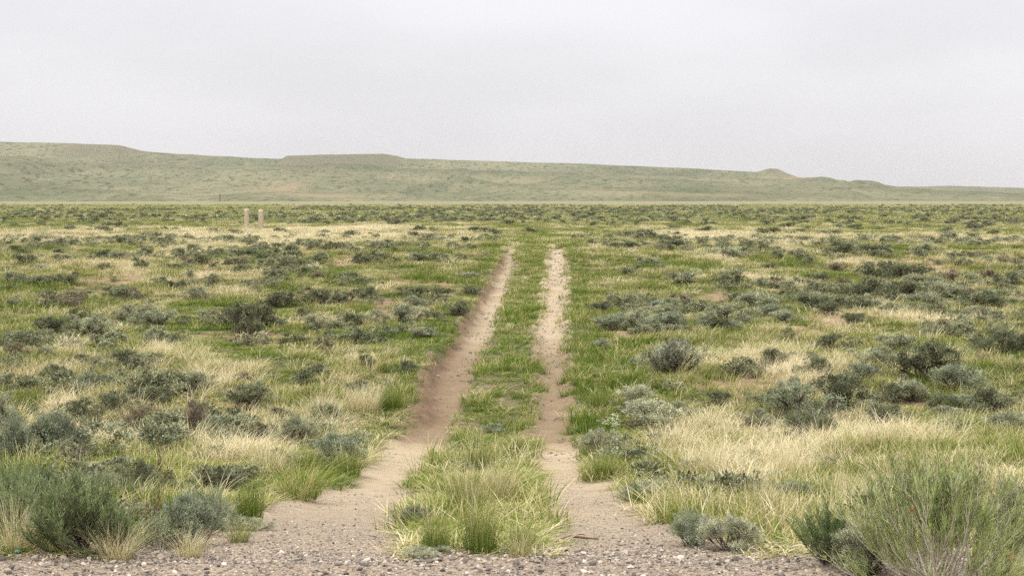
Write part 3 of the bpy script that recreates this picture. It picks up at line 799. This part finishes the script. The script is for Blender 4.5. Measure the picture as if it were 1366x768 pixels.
H = [  # base u, base v, width, height (photo pixels), look
    (37, 352, 31, 13, 'dark'), (22, 378, 30, 16, 'grey'), (46, 381, 28, 14, 'grey'), (68, 381, 26, 14, 'dark'), (90, 381, 28, 16, 'dark'), (94, 412, 42, 24, 'brown'),
    (103, 423, 24, 12, 'dark'), (66, 447, 38, 26, 'dark'), (124, 447, 46, 28, 'grey'), (96, 440, 30, 20, 'grey'), (172, 399, 36, 15, 'brown'), (205, 436, 50, 28, 'grey'),
    (172, 425, 36, 20, 'grey'), (212, 380, 20, 10, 'dark'), (240, 386, 30, 14, 'dark'), (268, 402, 36, 16, 'grey'), (245, 436, 18, 15, 'dark'), (335, 447, 56, 42, 'dark'),
    (360, 438, 22, 18, 'dark'), (371, 410, 42, 22, 'dark'), (428, 407, 36, 22, 'dark'), (457, 405, 34, 20, 'dark'), (487, 398, 26, 16, 'dark'), (488, 352, 36, 12, 'dark'),
    (405, 424, 18, 12, 'dark'), (421, 438, 30, 18, 'grey'), (325, 342, 28, 9, 'dark'), (375, 377, 22, 10, 'dark'), (425, 373, 20, 11, 'brown'), (140, 346, 26, 12, 'dark'),
    (162, 348, 26, 13, 'grey'), (252, 353, 18, 10, 'brown'), (271, 354, 22, 12, 'dark'), (209, 321, 20, 11, 'dark'), (180, 322, 38, 10, 'grey'), (228, 320, 18, 9, 'grey'),
    (75, 331, 20, 8, 'dark'), (100, 331, 22, 8, 'grey'), (20, 333, 24, 7, 'dark'), (50, 332, 20, 7, 'grey'), (22, 458, 32, 18, 'grey'), (25, 480, 36, 22, 'brown'),
    (108, 494, 38, 22, 'dark'), (134, 496, 32, 22, 'grey'), (178, 498, 60, 30, 'dark'), (68, 508, 36, 22, 'dark'), (126, 523, 36, 26, 'blue'), (8, 522, 26, 22, 'grey'),
    (333, 549, 56, 36, 'dark'), (325, 508, 24, 14, 'brown'), (256, 521, 52, 25, 'grey'), (197, 543, 46, 26, 'dark'), (112, 569, 44, 36, 'dark'), (147, 559, 40, 34, 'dark'),
    (190, 577, 50, 36, 'brown'), (256, 582, 42, 44, 'brown'), (286, 587, 32, 30, 'blue'), (222, 599, 54, 32, 'grey'), (4, 578, 44, 50, 'grey'), (12, 628, 56, 66, 'blue'),
    (66, 612, 66, 56, 'blue'), (122, 600, 34, 34, 'dark'), (185, 662, 62, 46, 'dark'), (248, 722, 84, 68, 'blue'), (292, 657, 44, 34, 'dark'), (335, 700, 30, 18, 'pale'), (395, 597, 48, 40, 'grey'),
    (345, 592, 36, 28, 'dark'), (445, 623, 70, 46, 'blue'), (475, 526, 26, 20, 'dark'), (490, 491, 24, 18, 'dark'), (450, 458, 24, 11, 'dark'), (543, 499, 26, 18, 'dark'),
    (447, 437, 22, 10, 'grey'), (562, 450, 32, 14, 'grey'), (660, 577, 26, 13, 'blue'), (553, 698, 24, 26, 'grey'), (568, 740, 26, 15, 'pale'), (801, 466, 26, 14, 'grey'),
    (897, 500, 60, 40, 'pale'), (868, 572, 78, 40, 'pale'), (800, 608, 46, 34, 'pale'), (850, 541, 44, 24, 'pale'), (857, 668, 50, 32, 'pale'),
    (1037, 490, 42, 26, 'dark'), (1085, 504, 48, 30, 'dark'), (1080, 483, 24, 14, 'dark'), (1113, 467, 50, 24, 'dark'), (1192, 467, 44, 22, 'grey'), (1165, 487, 52, 26, 'grey'),
    (1233, 509, 82, 52, 'dark'), (1150, 513, 40, 28, 'blue'), (1280, 527, 64, 40, 'blue'), (1130, 549, 82, 48, 'dark'), (1067, 558, 90, 46, 'blue'), (1082, 588, 56, 40, 'dark'),
    (1217, 536, 52, 28, 'grey'), (1190, 537, 30, 22, 'dark'), (1182, 567, 48, 30, 'dark'), (1160, 553, 32, 20, 'grey'), (1255, 549, 32, 22, 'dark'), (1288, 547, 46, 22, 'blue'),
    (1268, 561, 46, 17, 'grey'), (1275, 574, 40, 17, 'grey'), (1327, 557, 60, 36, 'dark'), (1347, 583, 62, 34, 'grey'), (1334, 474, 54, 36, 'dark'), (1362, 473, 34, 28, 'dark'),
    (1312, 485, 24, 14, 'brown'), (1053, 531, 32, 28, 'pale'), (1052, 450, 20, 10, 'dark'), (925, 722, 56, 44, 'blue'), (975, 729, 72, 46, 'pale'), (1150, 766, 80, 58, 'grey'), (300, 702, 46, 34, 'pale'), (118, 668, 60, 44, 'grey'), (965, 668, 44, 30, 'grey'), (1065, 675, 48, 32, 'blue'), (1110, 630, 40, 24, 'grey'), (930, 632, 36, 22, 'blue'), (1000, 620, 30, 18, 'grey'), (905, 556, 34, 20, 'grey'), (960, 540, 30, 18, 'dark'), (1010, 566, 36, 22, 'grey'),
    (912, 377, 36, 17, 'grey'), (970, 385, 30, 20, 'dark'), (1037, 381, 18, 13, 'brown'), (1091, 378, 28, 15, 'dark'), (1118, 362, 26, 12, 'brown'), (1178, 372, 52, 22, 'dark'),
    (1215, 373, 52, 22, 'dark'), (1230, 381, 38, 15, 'grey'), (1150, 398, 58, 26, 'dark'), (1198, 397, 46, 22, 'dark'), (1222, 409, 46, 19, 'grey'), (1264, 375, 28, 13, 'brown'),
    (1342, 381, 34, 18, 'dark'), (1317, 370, 26, 11, 'brown'), (1262, 397, 42, 21, 'grey'), (1308, 413, 58, 24, 'dark'), (1303, 422, 30, 13, 'grey'), (1297, 395, 22, 11, 'brown'),
    (1012, 415, 54, 25, 'grey'), (1025, 424, 36, 19, 'blue'), (1082, 414, 38, 23, 'dark'), (1105, 421, 32, 19, 'dark'), (1130, 415, 42, 21, 'dark'), (972, 430, 62, 25, 'grey'),
    (935, 416, 24, 15, 'dark'), (895, 443, 58, 29, 'blue'), (950, 441, 38, 19, 'dark'), (977, 441, 26, 15, 'grey'), (1045, 433, 38, 19, 'grey'), (1053, 446, 18, 11, 'dark'),
    (905, 463, 28, 13, 'dark'), (1025, 313, 26, 10, 'dark'), (1052, 304, 20, 8, 'dark'), (1108, 315, 24, 9, 'grey'), (1122, 336, 32, 12, 'dark'), (1165, 339, 32, 13, 'dark'),
    (1262, 322, 26, 11, 'dark'), (1295, 344, 28, 11, 'brown'), (1055, 342, 26, 10, 'grey'), (970, 343, 52, 13, 'grey'), (892, 324, 26, 10, 'dark'), (856, 319, 46, 11, 'dark'),
    (897, 329, 30, 10, 'dark'), (833, 333, 34, 11, 'dark'), (865, 353, 28, 11, 'grey'), (709, 310, 17, 7, 'dark'), (640, 310, 26, 8, 'dark'), (628, 333, 17, 8, 'dark'),
    (552, 397, 42, 15, 'dark'), (590, 397, 30, 15, 'dark'), (630, 392, 28, 11, 'dark'), (560, 408, 32, 14, 'grey'), (610, 421, 28, 19, 'dark'), (545, 432, 48, 25, 'grey'),
    (503, 429, 30, 17, 'grey'), (800, 418, 27, 14, 'dark'), (815, 441, 42, 23, 'blue'), (848, 440, 44, 27, 'grey'), (874, 446, 50, 20, 'grey'), (842, 430, 34, 16, 'grey'),
    (1190, 324, 26, 10, 'dark'), (1230, 335, 30, 11, 'grey'), (1340, 326, 30, 11, 'grey'), (1080, 325, 26, 9, 'dark'), (940, 309, 20, 7, 'dark'), (1140, 306, 20, 7, 'dark'), (1300, 306, 22, 8, 'dark'),
    (680, 300, 18, 7, 'dark'), (525, 300, 20, 7, 'dark'), (120, 296, 20, 6, 'dark'), (137, 291, 16, 6, 'dark'), (60, 294, 18, 6, 'dark'), (420, 296, 18, 7, 'dark')]

shrubs = []
for (u, v, w, h, k) in H:
    X, Y = unproject(u, v)
    px = FPX / Y
    shrubs.append((X, Y, w / px, h / px * 1.02, k, True))
# further ones between them, kept to the shrubby ground
hx = np.array([s[0] for s in shrubs]); hy = np.array([s[1] for s in shrubs])
tries = 0
r2 = random.Random(77)
while len(shrubs) < 290 and tries < 20000:
    tries += 1
    Y = r2.choice([r2.uniform(19, 58), r2.uniform(30, 58), r2.uniform(56, 105)]); X = r2.uniform(-.40, .40) * Y
    sl, sr, ll, lr, rl, rr = track_sd(np.array(X), np.array(Y))
    if ll - .5 < X < rr + .5 or (X < 0 and 19 < Y < 28 and X > -4.5): continue
    if dryness(np.array([X]), np.array([Y]))[0] > .85 and r2.random() < .6: continue
    if fbm(np.array([X * .16]), np.array([Y * .10]), 120, 2)[0] < .47: continue
    w = r2.uniform(.32, .68) * (1 if Y < 58 else 1.25)
    if min((s[0] - X) ** 2 / (.6 * (w + s[2])) ** 2 + (s[1] - Y) ** 2 / (1.1 * (w + s[2])) ** 2 for s in shrubs) < 1: continue
    shrubs.append((X, Y, w, w * r2.uniform(.32, .50), r2.choices(['grey', 'dark', 'brown', 'blue', 'pale'], [4, 4, 2, 2, 1])[0], False))

BANDS = [(0, 9, 'at the gravel edge'), (9, 13, 'on the roadside bank'), (13, 17.4, 'at the foot of the bank'), (17.4, 20.5, 'along the ditch'), (20.5, 24.5, 'just past the ditch'),
         (24.5, 29, 'on the lower slope'), (29, 34, 'on the middle slope'), (34, 40, 'on the upper slope'), (40, 48, 'just short of the crest'), (48, 60, 'on the crest'),
         (60, 85, 'in the dry grass past the crest'), (85, 140, 'on the flat level with the posts'), (140, 2000, 'on the far flat past the posts')]
ORD = ['', 'second ', 'third ', 'fourth ', 'fifth ', 'sixth ', 'seventh ', 'eighth ', 'ninth ', 'tenth ', 'eleventh ', 'twelfth ', 'thirteenth ', 'fourteenth ', 'fifteenth ']


def size_word(w): return 'big ' if w > .85 else ('small ' if w < .48 else '')


lab = {}
buckets = {}
for i, s in enumerate(shrubs):
    bi = next(j for j, b in enumerate(BANDS) if b[0] <= s[1] < b[1])
    _, _, ll, lr, rl, rr = track_sd(np.array(s[0]), np.array(s[1]))
    mid = (lr + rl) / 2
    side = 'between' if (s[1] < 58 and lr - .1 < s[0] < rl + .1) else ('left' if s[0] < mid else 'right')
    buckets.setdefault((bi, side, size_word(s[2]), s[4]), []).append((abs(s[0] - float(mid)), i))
for (bi, side, sw, k), lst in buckets.items():
    lst.sort()
    for j, (_, i) in enumerate(lst):
        where = 'between the ruts' if side == 'between' else f'{side} of the ruts'
        first = 'nearest ' if j == 0 and len(lst) > 1 else ORD[j] if j else ''
        lab[i] = f'{first}{sw}{SAGE[k][1]} sagebrush {where} {BANDS[bi][2]}'

KIDX = {'grey': 0, 'dark': 1, 'brown': 2, 'blue': 3, 'green': 1, 'pale': 2}
for i, (X, Y, w, h, k, hand) in enumerate(shrubs):
    c = SAGE[k][0]; f = 1 + r2.uniform(-.14, .14)
    color = (c[0] * f, c[1] * f, c[2] * f, 1)
    level = 'hi' if Y < 17 else ('mid' if Y < 34 else 'lo')
    pi = r2.randrange(4)
    fm, sm = sage_proto(level, pi)
    z = float(height(np.array([X]), np.array([Y]))[0]) - .01
    w = max(w, .2); hz = max(h, w * .26)
    if sm is None:
        o = link('sagebrush', fm); o.color = color
    else:
        o = link('sagebrush', None); o.empty_display_size = .1
        a = link('foliage', fm, o); a.color = color
        link('stems', sm, o)
    o.location = (X, Y, z); o.rotation_euler = (0, 0, r2.uniform(0, 6.28)); o.scale = (w * 1.08, w * 1.08, hz / .60)
    tag(o, lab[i], 'shrub', 'sagebrush scattered over the prairie')
print('shrubs', len(shrubs))

# distant shrubs past counting
lo = []
for i in range(4):
    F, S = sage_geo(1300 + i, ntip=90, nleaf=14, leafL=.075, lobes=5, flat=.55)
    lo.append(F.mesh(f'distant_shrub_{i}', M_SAGE_FAR))
x, y = field(46, 520, .070, 1.15)
k = (rng.random(len(x)) < ss(.36, .60, fbm(x * .035, y * .022, 130, 3)) * (.13 + .87 * ss(120, 170, y))) & ((np.abs(x - 1.5) > 2.5) | (y > 75))
k &= rng.random(len(x)) < (1 - .75 * ss(.65, .95, dryness(x, y))) * (1 - .93 * ss(310, 500, y + (fbm(x * .02, y * .008, 150, 3) - .5) * 420))
x, y = x[k], y[k]; n = len(x)
w = .40 + .60 * rng.random(n) ** 1.5
rot = np.zeros((n, 3)); rot[:, 2] = rng.random(n) * 6.283
scatter('distant_sagebrush', lo, np.stack([x, y, height(x, y) - .02], 1), rot, np.stack([w * 1.1, w * 1.1, w * (.75 + .4 * rng.random(n))], 1), np.clip(rng.beta(1.6, 2.2, n), 0, 1), M_SAGE_FAR)
print('distant shrubs', n)
# small sage sprigs as ground cover
lo2 = []
for i in range(4):
    F, S = sage_geo(1350 + i, ntip=60, nleaf=22, leafL=.065, lobes=5, flat=.6, spiky=.6); lo2.append(F.mesh(f'sage_sprig_{i}', M_SAGE_FAR))
x, y = field(8.2, 75, 3.7); k = keep_turf(x, y) & (rng.random(len(x)) < ss(.44, .64, fbm(x * .3, y * .2, 133, 3) + .10 * (x < -2) * (y < 22)) * (.35 + .65 * ss(.4, .6, fbm(x * .9, y * .7, 134, 2)))); x, y = x[k], y[k]
sl, sr, ll, lr, rl, rr = track_sd(x, y); k = (x < ll - .3) | (x > rr + .3); x, y = x[k], y[k]; n = len(x)
w = .15 + .36 * rng.random(n) ** 1.7; rot = np.zeros((n, 3)); rot[:, 2] = rng.random(n) * 6.283
scatter('low_sage_ground_cover', lo2, np.stack([x, y, height(x, y) - .01], 1), rot, np.stack([w * 1.1, w * 1.1, w * (.85 + .5 * rng.random(n))], 1), np.clip(.15 + .80 * rng.random(n), 0, 1), M_SAGE_FAR)
print('sprigs', n)

# ------------------------------------------------------------------ rabbitbrush: upright broom-like bushes
def rabbitbrush(u, v, w, h, label, seed, color, ypos=None, heads=(), stem=M_PALEWOOD, **kw):
    if ypos is None: X, Y = unproject(u, v)
    else: Y = ypos; X = (u - 683) / FPX * Y
    px = FPX / Y
    F, S, tips = broom_geo(seed, **kw)
    o = link('rabbitbrush', None); o.empty_display_size = .1
    a = link('foliage', F.mesh('rabbitbrush_foliage', M_SAGE), o); a.color = (*color, 1)
    link('stems', S.mesh('rabbitbrush_stems', stem), o)
    z = float(height(np.array([X]), np.array([Y]))[0])
    sx = w / px; sz = h / px / .72
    o.location = (X, Y, z); o.scale = (sx, sx, sz)
    tag(o, label, 'shrub', 'rabbitbrush beside the road')
    if heads:
        r = np.random.default_rng(seed + 1); g = Geo()
        for _ in range(34):
            d = unit(r.normal(0, 1, (1, 3)))[0]
            c = d * r.random() * .012
            leaves(g, np.repeat(c[None], 7, 0), r.normal(0, 1, (7, 3)), np.full(7, .008), np.full(7, .005), r.random(7), r)
        hm = g.mesh('flower_cluster', M_RUST)
        front = tips[:, 1] < .05
        for hu, hv, hs in heads:
            tx = (hu - u) / px / sx; tz = .72 - (hv - (v - h)) / h * .72
            cand = np.where(front)[0]
            j = cand[np.argmin((tips[cand, 0] - tx) ** 2 + (tips[cand, 2] - tz) ** 2)]
            f = link('flower_head', hm, o); f.location = tips[j]; hs *= .75; f.scale = (hs / sx, hs / sx, hs / sz); f.rotation_euler = (hu, hv, 0)
    return o


rabbitbrush(1254, 784, 234, 172, 'large green rabbitbrush with pale bare stems and orange dried flowers at the gravel edge', 2001, (.285, .335, .125), None,
            [(1184, 655, 1.0), (1182, 666, .9), (1209, 681, .7), (1233, 635, .6), (1266, 711, .7), (1312, 717, .9), (1320, 722, 1.0), (1262, 695, .6), (1247, 714, .5), (1298, 672, .5), (1197, 655, .5)], nmain=84, ntw=17, nleaf=22, leafW=.0030, bare=.58, spread=.9, fan=1.40)
rabbitbrush(1106, 750, 92, 74, 'dense bright green rabbitbrush just left of the big stemmy one', 2002, (.15, .205, .08), stem=M_WOOD, nmain=40, ntw=16, nleaf=27)
rabbitbrush(96, 736, 120, 100, 'wide dark green rabbitbrush on the gravel edge between straw tussocks', 2003, (.19, .24, .105), stem=M_WOOD, nmain=60, ntw=18, nleaf=27, fan=1.0)
rabbitbrush(14, 706, 80, 84, 'green rabbitbrush behind the straw tussock at the gravel edge', 2004, (.20, .245, .12), stem=M_WOOD, nmain=44, ntw=16, nleaf=26)
rabbitbrush(150, 735, 76, 66, 'rounded green rabbitbrush on gravel edge beside the heap of dead branches', 2008, (.20, .255, .12), stem=M_WOOD, nmain=40, ntw=16, nleaf=29)
rabbitbrush(62, 690, 80, 70, 'green rabbitbrush in front of the bare purple-brown twiggy bush', 2009, (.18, .21, .115), stem=M_WOOD, nmain=40, ntw=16, nleaf=29)
rabbitbrush(170, 690, 66, 48, 'greyish rabbitbrush behind the heap of dead branches', 2010, (.19, .215, .125), stem=M_WOOD, nmain=40, ntw=14, nleaf=27)
rabbitbrush(38, 726, 90, 92, 'light green rabbitbrush at the gravel edge right behind the corner straw tussock', 2011, (.215, .27, .12), stem=M_WOOD, nmain=44, ntw=16, nleaf=26)
rabbitbrush(215, 726, 60, 46, 'low light green rabbitbrush in front of the heap of dead branches', 2012, (.21, .25, .13), stem=M_PALEWOOD, nmain=36, ntw=14, nleaf=26)
rabbitbrush(272, 710, 76, 62, 'soft green rabbitbrush leaning towards the left rut mouth', 2005, (.21, .25, .13), stem=M_PALEWOOD, nmain=40, ntw=14, nleaf=24, fan=1.2)
rabbitbrush(1350, 735, 80, 96, 'green rabbitbrush behind the big stemmy one with orange flowers', 2006, (.23, .26, .13), nmain=40, ntw=14, nleaf=24)
rabbitbrush(898, 501, 62, 46, 'pale feathery rabbitbrush with dark base in the green turf', 2007, (.26, .27, .19), stem=M_WOOD, nmain=40, ntw=12, nleaf=14, leafL=.06, leafW=.008, fan=.9)

# bare and dead bushes
for (u, v, w, h, label, seed, mt) in ((104, 640, 60, 58, 'bare purple-brown twiggy bush among green sage near the gravel', 1, M_WOOD), (205, 712, 62, 50, 'heap of dark dead branches beside the soft green rabbitbrush', 2, M_DEAD),
                                      (215, 655, 40, 60, 'upright dead brown twigs behind the heap of dead branches', 3, M_DEAD), (258, 584, 46, 46, 'bare brown twigs inside a brownish sagebrush', 4, M_WOOD)):
    X, Y = unproject(u, v); px = FPX / Y
    o = link('dead_bush', twig_geo(2100 + seed).mesh('dead_branches', mt)); z = float(height(np.array([X]), np.array([Y]))[0])
    o.location = (X, Y, z); o.scale = (w / px, w / px, h / px / .5); o.rotation_euler = (0, 0, seed)
    tag(o, label, 'dead bush', 'dead bushes on the roadside bank')

# ------------------------------------------------------------------ grass tussocks one can point to
TUS = {}


def tussock(u, v, w, h, tint, label, kind='tall'):
    if kind not in TUS:
        a = {'tall': dict(n=420, rad=.26, h=.62, w=.0065, tilt=.55, curve=.55, hvar=.55, lean=.08, straw=40),
             'droop': dict(n=300, rad=.22, h=.80, w=.0065, tilt=.75, curve=1.0, hvar=.6, lean=.16, straw=0),
             'dense': dict(n=520, rad=.30, h=.58, w=.0065, tilt=.45, curve=.35, hvar=.45, lean=.06, straw=0)}[kind]
        TUS[kind] = tuft_mesh('tussock_' + kind, M_GRASS_O, seed=2300 + len(TUS), **a)
    X, Y = unproject(u, v); px = FPX / Y
    o = link('grass_tussock', TUS[kind]); z = float(height(np.array([X]), np.array([Y]))[0])
    o.location = (X, Y, z); o.scale = (w / px * .95, w / px * .95, h / px / .60); o.rotation_euler = (0, 0, r2.uniform(-.5, .5)); o.color = (tint, tint, tint, 1)
    tag(o, label, 'grass tussock', 'bunchgrass tussocks near the road')


for a in [
    (580, 736, 72, 66, .16, 'green tussock at the left front of the strip between the ruts'), (640, 738, 90, 100, .22, 'straw-tipped tussock at the front middle of the strip between the ruts'),
    (698, 735, 64, 54, .18, 'green tussock at the right front of the strip between the ruts'), (694, 742, 60, 34, .62, 'low straw tussock spilling onto the gravel from the strip', 'droop'),
    (625, 690, 90, 84, .42, 'tall yellow-green tussock in the strip behind the front ones'), (668, 672, 70, 70, .55, 'straw-coloured tussock beside the right rut in the strip'),
    (640, 628, 70, 56, .25, 'green tussock in the middle of the strip above the gravel mouth'), (690, 606, 50, 36, .3, 'small green tussock by the right rut at the ditch'),
    (333, 692, 62, 76, .05, 'dense dark green tussock beside the left rut mouth', 'dense'), (40, 547, 46, 38, .08, 'bright green tussock far out among grey sage', 'dense'),
    (22, 738, 84, 84, .80, 'drooping straw tussock at the gravel edge in the corner', 'droop'), (158, 742, 90, 62, .78, 'drooping straw tussock on gravel beside dark green rabbitbrush', 'droop'),
    (252, 738, 70, 40, .72, 'low drooping straw tussock on the gravel before the soft green rabbitbrush', 'droop'), (318, 716, 60, 34, .35, 'small yellow-green tussock on the gravel below the dense dark green one', 'droop'),
    (400, 664, 110, 62, .38, 'broad yellow-green tussock overhanging the left rut mouth', 'droop'), (462, 634, 80, 46, .12, 'green tussock at the left rut by the blue-green sagebrush'),
    (360, 640, 80, 60, .70, 'straw tussock behind the dense dark green one'), (520, 546, 54, 40, .12, 'green tussock on the lip above the left rut', 'dense'), (486, 552, 76, 46, .85, 'pale straw tussock beside the lip of the left rut'),
    (430, 565, 70, 44, .82, 'pale straw tussock beside the grey-green sagebrush on the bank'), (1018, 702, 76, 92, .58, 'tall straw and green tussock left of the bright green rabbitbrush'), (955, 640, 90, 60, .80, 'straw tussock above the blue-green sagebrush right of the mouth'),
    (1060, 640, 100, 60, .88, 'broad pale straw tussock behind the tall straw and green one'), (1180, 606, 90, 44, .88, 'pale straw tussock behind the orange-flowered rabbitbrush'), (1258, 610, 70, 38, .10, 'bright green tussock among straw behind the big rabbitbrush'),
    (800, 548, 60, 30, .10, 'green tussock on the right rut edge past the ditch', 'dense'), (806, 640, 56, 38, .15, 'green tussock leaning over the right rut mouth'), (890, 690, 70, 56, .40, 'yellow-green tussock on the bank right of the mouth'),
    (1130, 690, 90, 80, .75, 'straw tussock directly behind the bright green rabbitbrush'), (900, 610, 90, 52, .72, 'straw tussock behind the pale silvery sage right of the ruts')]:
    tussock(*a)

# ------------------------------------------------------------------ posts, pole, twig, scrap
def post(u, v, h, wpx, label, seed):
    X, Y = unproject(u, v); px = FPX / Y; r = np.random.default_rng(seed)
    n, ns = 9, 12; hh = h / px; rad = wpx / px / 2
    ts = np.linspace(0, 1, n); an = np.arange(ns) / ns * 6.283
    V = []
    for i, t in enumerate(ts):
        k = rad * (1.05 - .10 * t) * (1 + r.normal(0, .025, ns))
        V.append(np.stack([k * np.cos(an) + .02 * t, k * np.sin(an), np.full(ns, -.3 + t * (hh + .3)) + (r.normal(0, .012, ns) if i == n - 1 else 0)], 1))
    V.append(np.array([[.02, 0, hh + .03]])); V = np.concatenate(V)
    i = np.arange(n - 1)[:, None] * ns; k = np.arange(ns)[None]; k2 = (k + 1) % ns
    q = np.stack([i + k, i + k2, i + k2 + ns, i + k + ns], -1).reshape(-1, 4)
    tr = np.stack([(n - 1) * ns + np.arange(ns), (n - 1) * ns + (np.arange(ns) + 1) % ns, np.full(ns, n * ns)], 1)
    o = link('wooden_post', np_mesh('wooden_post', V, [q, tr], [M_POST]))
    o.location = (X, Y, float(height(np.array([X]), np.array([Y]))[0]))
    tag(o, label, 'post', 'pale wooden posts past the crest')


post(329, 305, 26, 6.5, 'left one of two stout pale wooden posts in the dry grass', 1)
post(348, 305, 25, 7.0, 'right one of two stout pale wooden posts in the dry grass', 2)

X, Y = -166.0, 810.0
g = Geo(); tubes(g, np.array([[[0, 0, -.5], [0, 0, 2], [0, 0, 4.4]]]), np.array([[.22, .2, .17]]), 8)
tubes(g, np.array([[[-.7, 0, 3.9], [0, 0, 3.9], [.7, 0, 3.9]]]), np.array([[.08, .08, .08]]), 4)
o = link('utility_pole', g.mesh('utility_pole', M_POLE)); o.location = (X, Y, float(height(np.array([X]), np.array([Y]))[0]))
tag(o, 'thin dark pole standing on the far flat below the hills', 'pole')

X, Y = unproject(772, 714)
g = Geo(); P = np.array([[[-.10, 0, .012], [-.04, .02, .022], [.03, .0, .016], [.11, -.02, .012]], [[-.02, .015, .02], [.0, .05, .025], [.03, .07, .02], [.05, .08, .012]]])
tubes(g, P, np.array([[.007, .008, .007, .004], [.005, .004, .003, .002]]), 5)
o = link('broken_twig', g.mesh('broken_twig', M_DEAD)); o.location = (X, Y, float(height(np.array([X]), np.array([Y]))[0])); o.rotation_euler = (0, 0, .1)
tag(o, 'dark broken twig lying in the right rut', 'twig')

X, Y = unproject(35, 736)
r = np.random.default_rng(5); n = 8; a = np.arange(n) / n * 6.283
V = np.concatenate([np.stack([.022 * np.cos(a) * (1 + r.normal(0, .2, n)), .014 * np.sin(a) * (1 + r.normal(0, .2, n)), np.full(n, .0)], 1),
                    np.stack([.020 * np.cos(a) * (1 + r.normal(0, .2, n)), .012 * np.sin(a), .02 + r.normal(0, .006, n)], 1)])
k = np.arange(n); k2 = (k + 1) % n
me = np_mesh('plastic_scrap', V, [np.stack([k, k2, k2 + n, k + n], 1), np.stack([np.full(n - 2, n), n + np.arange(1, n - 1), n + np.arange(2, n)], 1)], [M_SCRAP])
o = link('plastic_scrap', me); o.scale = (.7, .7, .6); o.location = (X, Y - .12, float(height(np.array([X]), np.array([Y - .12]))[0]) + .012)
tag(o, 'small turquoise scrap of litter on the gravel edge', 'litter')

# ------------------------------------------------------------------ haze
hb = [(-3000, -60, -5), (3000, -60, -5), (3000, 3500, -5), (-3000, 3500, -5)]
V = np.array(hb + [(x, y, 84) for x, y, _ in hb], float)
me = np_mesh('haze', V, [np.array([[3, 2, 1, 0], [4, 5, 6, 7], [0, 1, 5, 4], [1, 2, 6, 5], [2, 3, 7, 6], [3, 0, 4, 7]])])
m, nt, out = new_mat('haze'); nb = NB(nt)
pv = nb.n('ShaderNodeVolumePrincipled'); pv.inputs['Color'].default_value = (.93, .93, .94, 1); pv.inputs['Density'].default_value = .00013; pv.inputs['Anisotropy'].default_value = .88
nb.l(pv.outputs[0], out.inputs['Volume']); me.materials.append(m)
tag(link('haze', me), kind='stuff')

# ------------------------------------------------------------------ sky, sun, camera
SUN_EL, SUN_AZ = R(58), R(-145)
w = bpy.data.worlds.new('World'); sc.world = w; w.use_nodes = True
nt = w.node_tree; nt.nodes.clear(); nb = NB(nt)
wo = nb.n('ShaderNodeOutputWorld'); bg = nb.n('ShaderNodeBackground'); nb.l(bg.outputs[0], wo.inputs[0])
sky = nb.n('ShaderNodeTexSky', sky_type='NISHITA', sun_disc=False, sun_elevation=SUN_EL, sun_rotation=SUN_AZ)
sky.air_density = 1; sky.dust_density = 2
tc = nb.n('ShaderNodeTexCoord'); sx = nb.n('ShaderNodeSeparateXYZ'); nb.l(tc.outputs['Generated'], sx.inputs[0])
zz = nb.math('MAXIMUM', sx.outputs[2], 0.0)
# overcast deck: brighter towards the zenith, faint folds in the cloud base
lum = nb.math('ADD', 8.75, nb.math('MULTIPLY', nb.math('POWER', zz, 1.9), 33.0))
mp = nb.n('ShaderNodeMapping'); nb.l(tc.outputs['Generated'], mp.inputs[0]); mp.inputs['Scale'].default_value = (1, 1, 3.2)
cn = nb.noise(mp.outputs[0], 3.2, 4, .5)
lum = nb.math('MULTIPLY', lum, nb.math('ADD', .945, nb.math('MULTIPLY', nb.step(cn, .34, .66), .10)))
cl = nb.n('ShaderNodeCombineColor')
nb.l(nb.math('MULTIPLY', lum, .985), cl.inputs[0]); nb.l(nb.math('MULTIPLY', lum, .968), cl.inputs[1]); nb.l(nb.math('MULTIPLY', lum, 1.0), cl.inputs[2])
colr = nb.mix(.94, sky.outputs[0], cl.outputs[0])
nb.l(colr, bg.inputs[0]); bg.inputs[1].default_value = .10

sd = bpy.data.lights.new('sun', 'SUN'); sd.energy = 1.35; sd.angle = R(24); sd.color = (1, .955, .89)
so = link('sun', sd)
from mathutils import Vector
dirv = Vector((math.sin(SUN_AZ) * math.cos(SUN_EL), math.cos(SUN_AZ) * math.cos(SUN_EL), math.sin(SUN_EL)))
so.rotation_euler = dirv.to_track_quat('Z', 'Y').to_euler(); so.location = dirv * 30

cd = bpy.data.cameras.new('camera'); cd.lens = 50; cd.sensor_width = 36; cd.clip_end = 12000; cd.clip_start = .1
co = link('camera', cd); co.location = (0, 0, CAM_Z); co.rotation_euler = (R(90) - PITCH, 0, 0)
sc.camera = co

sc.view_settings.view_transform = 'Standard'; sc.view_settings.look = 'None'; sc.view_settings.exposure = 0; sc.view_settings.gamma = 1
cy = sc.cycles
cy.max_bounces = 6; cy.diffuse_bounces = 3; cy.glossy_bounces = 1; cy.transmission_bounces = 3; cy.volume_bounces = 1; cy.transparent_max_bounces = 8
cy.use_denoising = False
cy.use_adaptive_sampling = False
cy.denoiser = 'OPENIMAGEDENOISE'
cy.denoising_input_passes = 'RGB_ALBEDO_NORMAL'
cy.denoising_prefilter = 'ACCURATE'
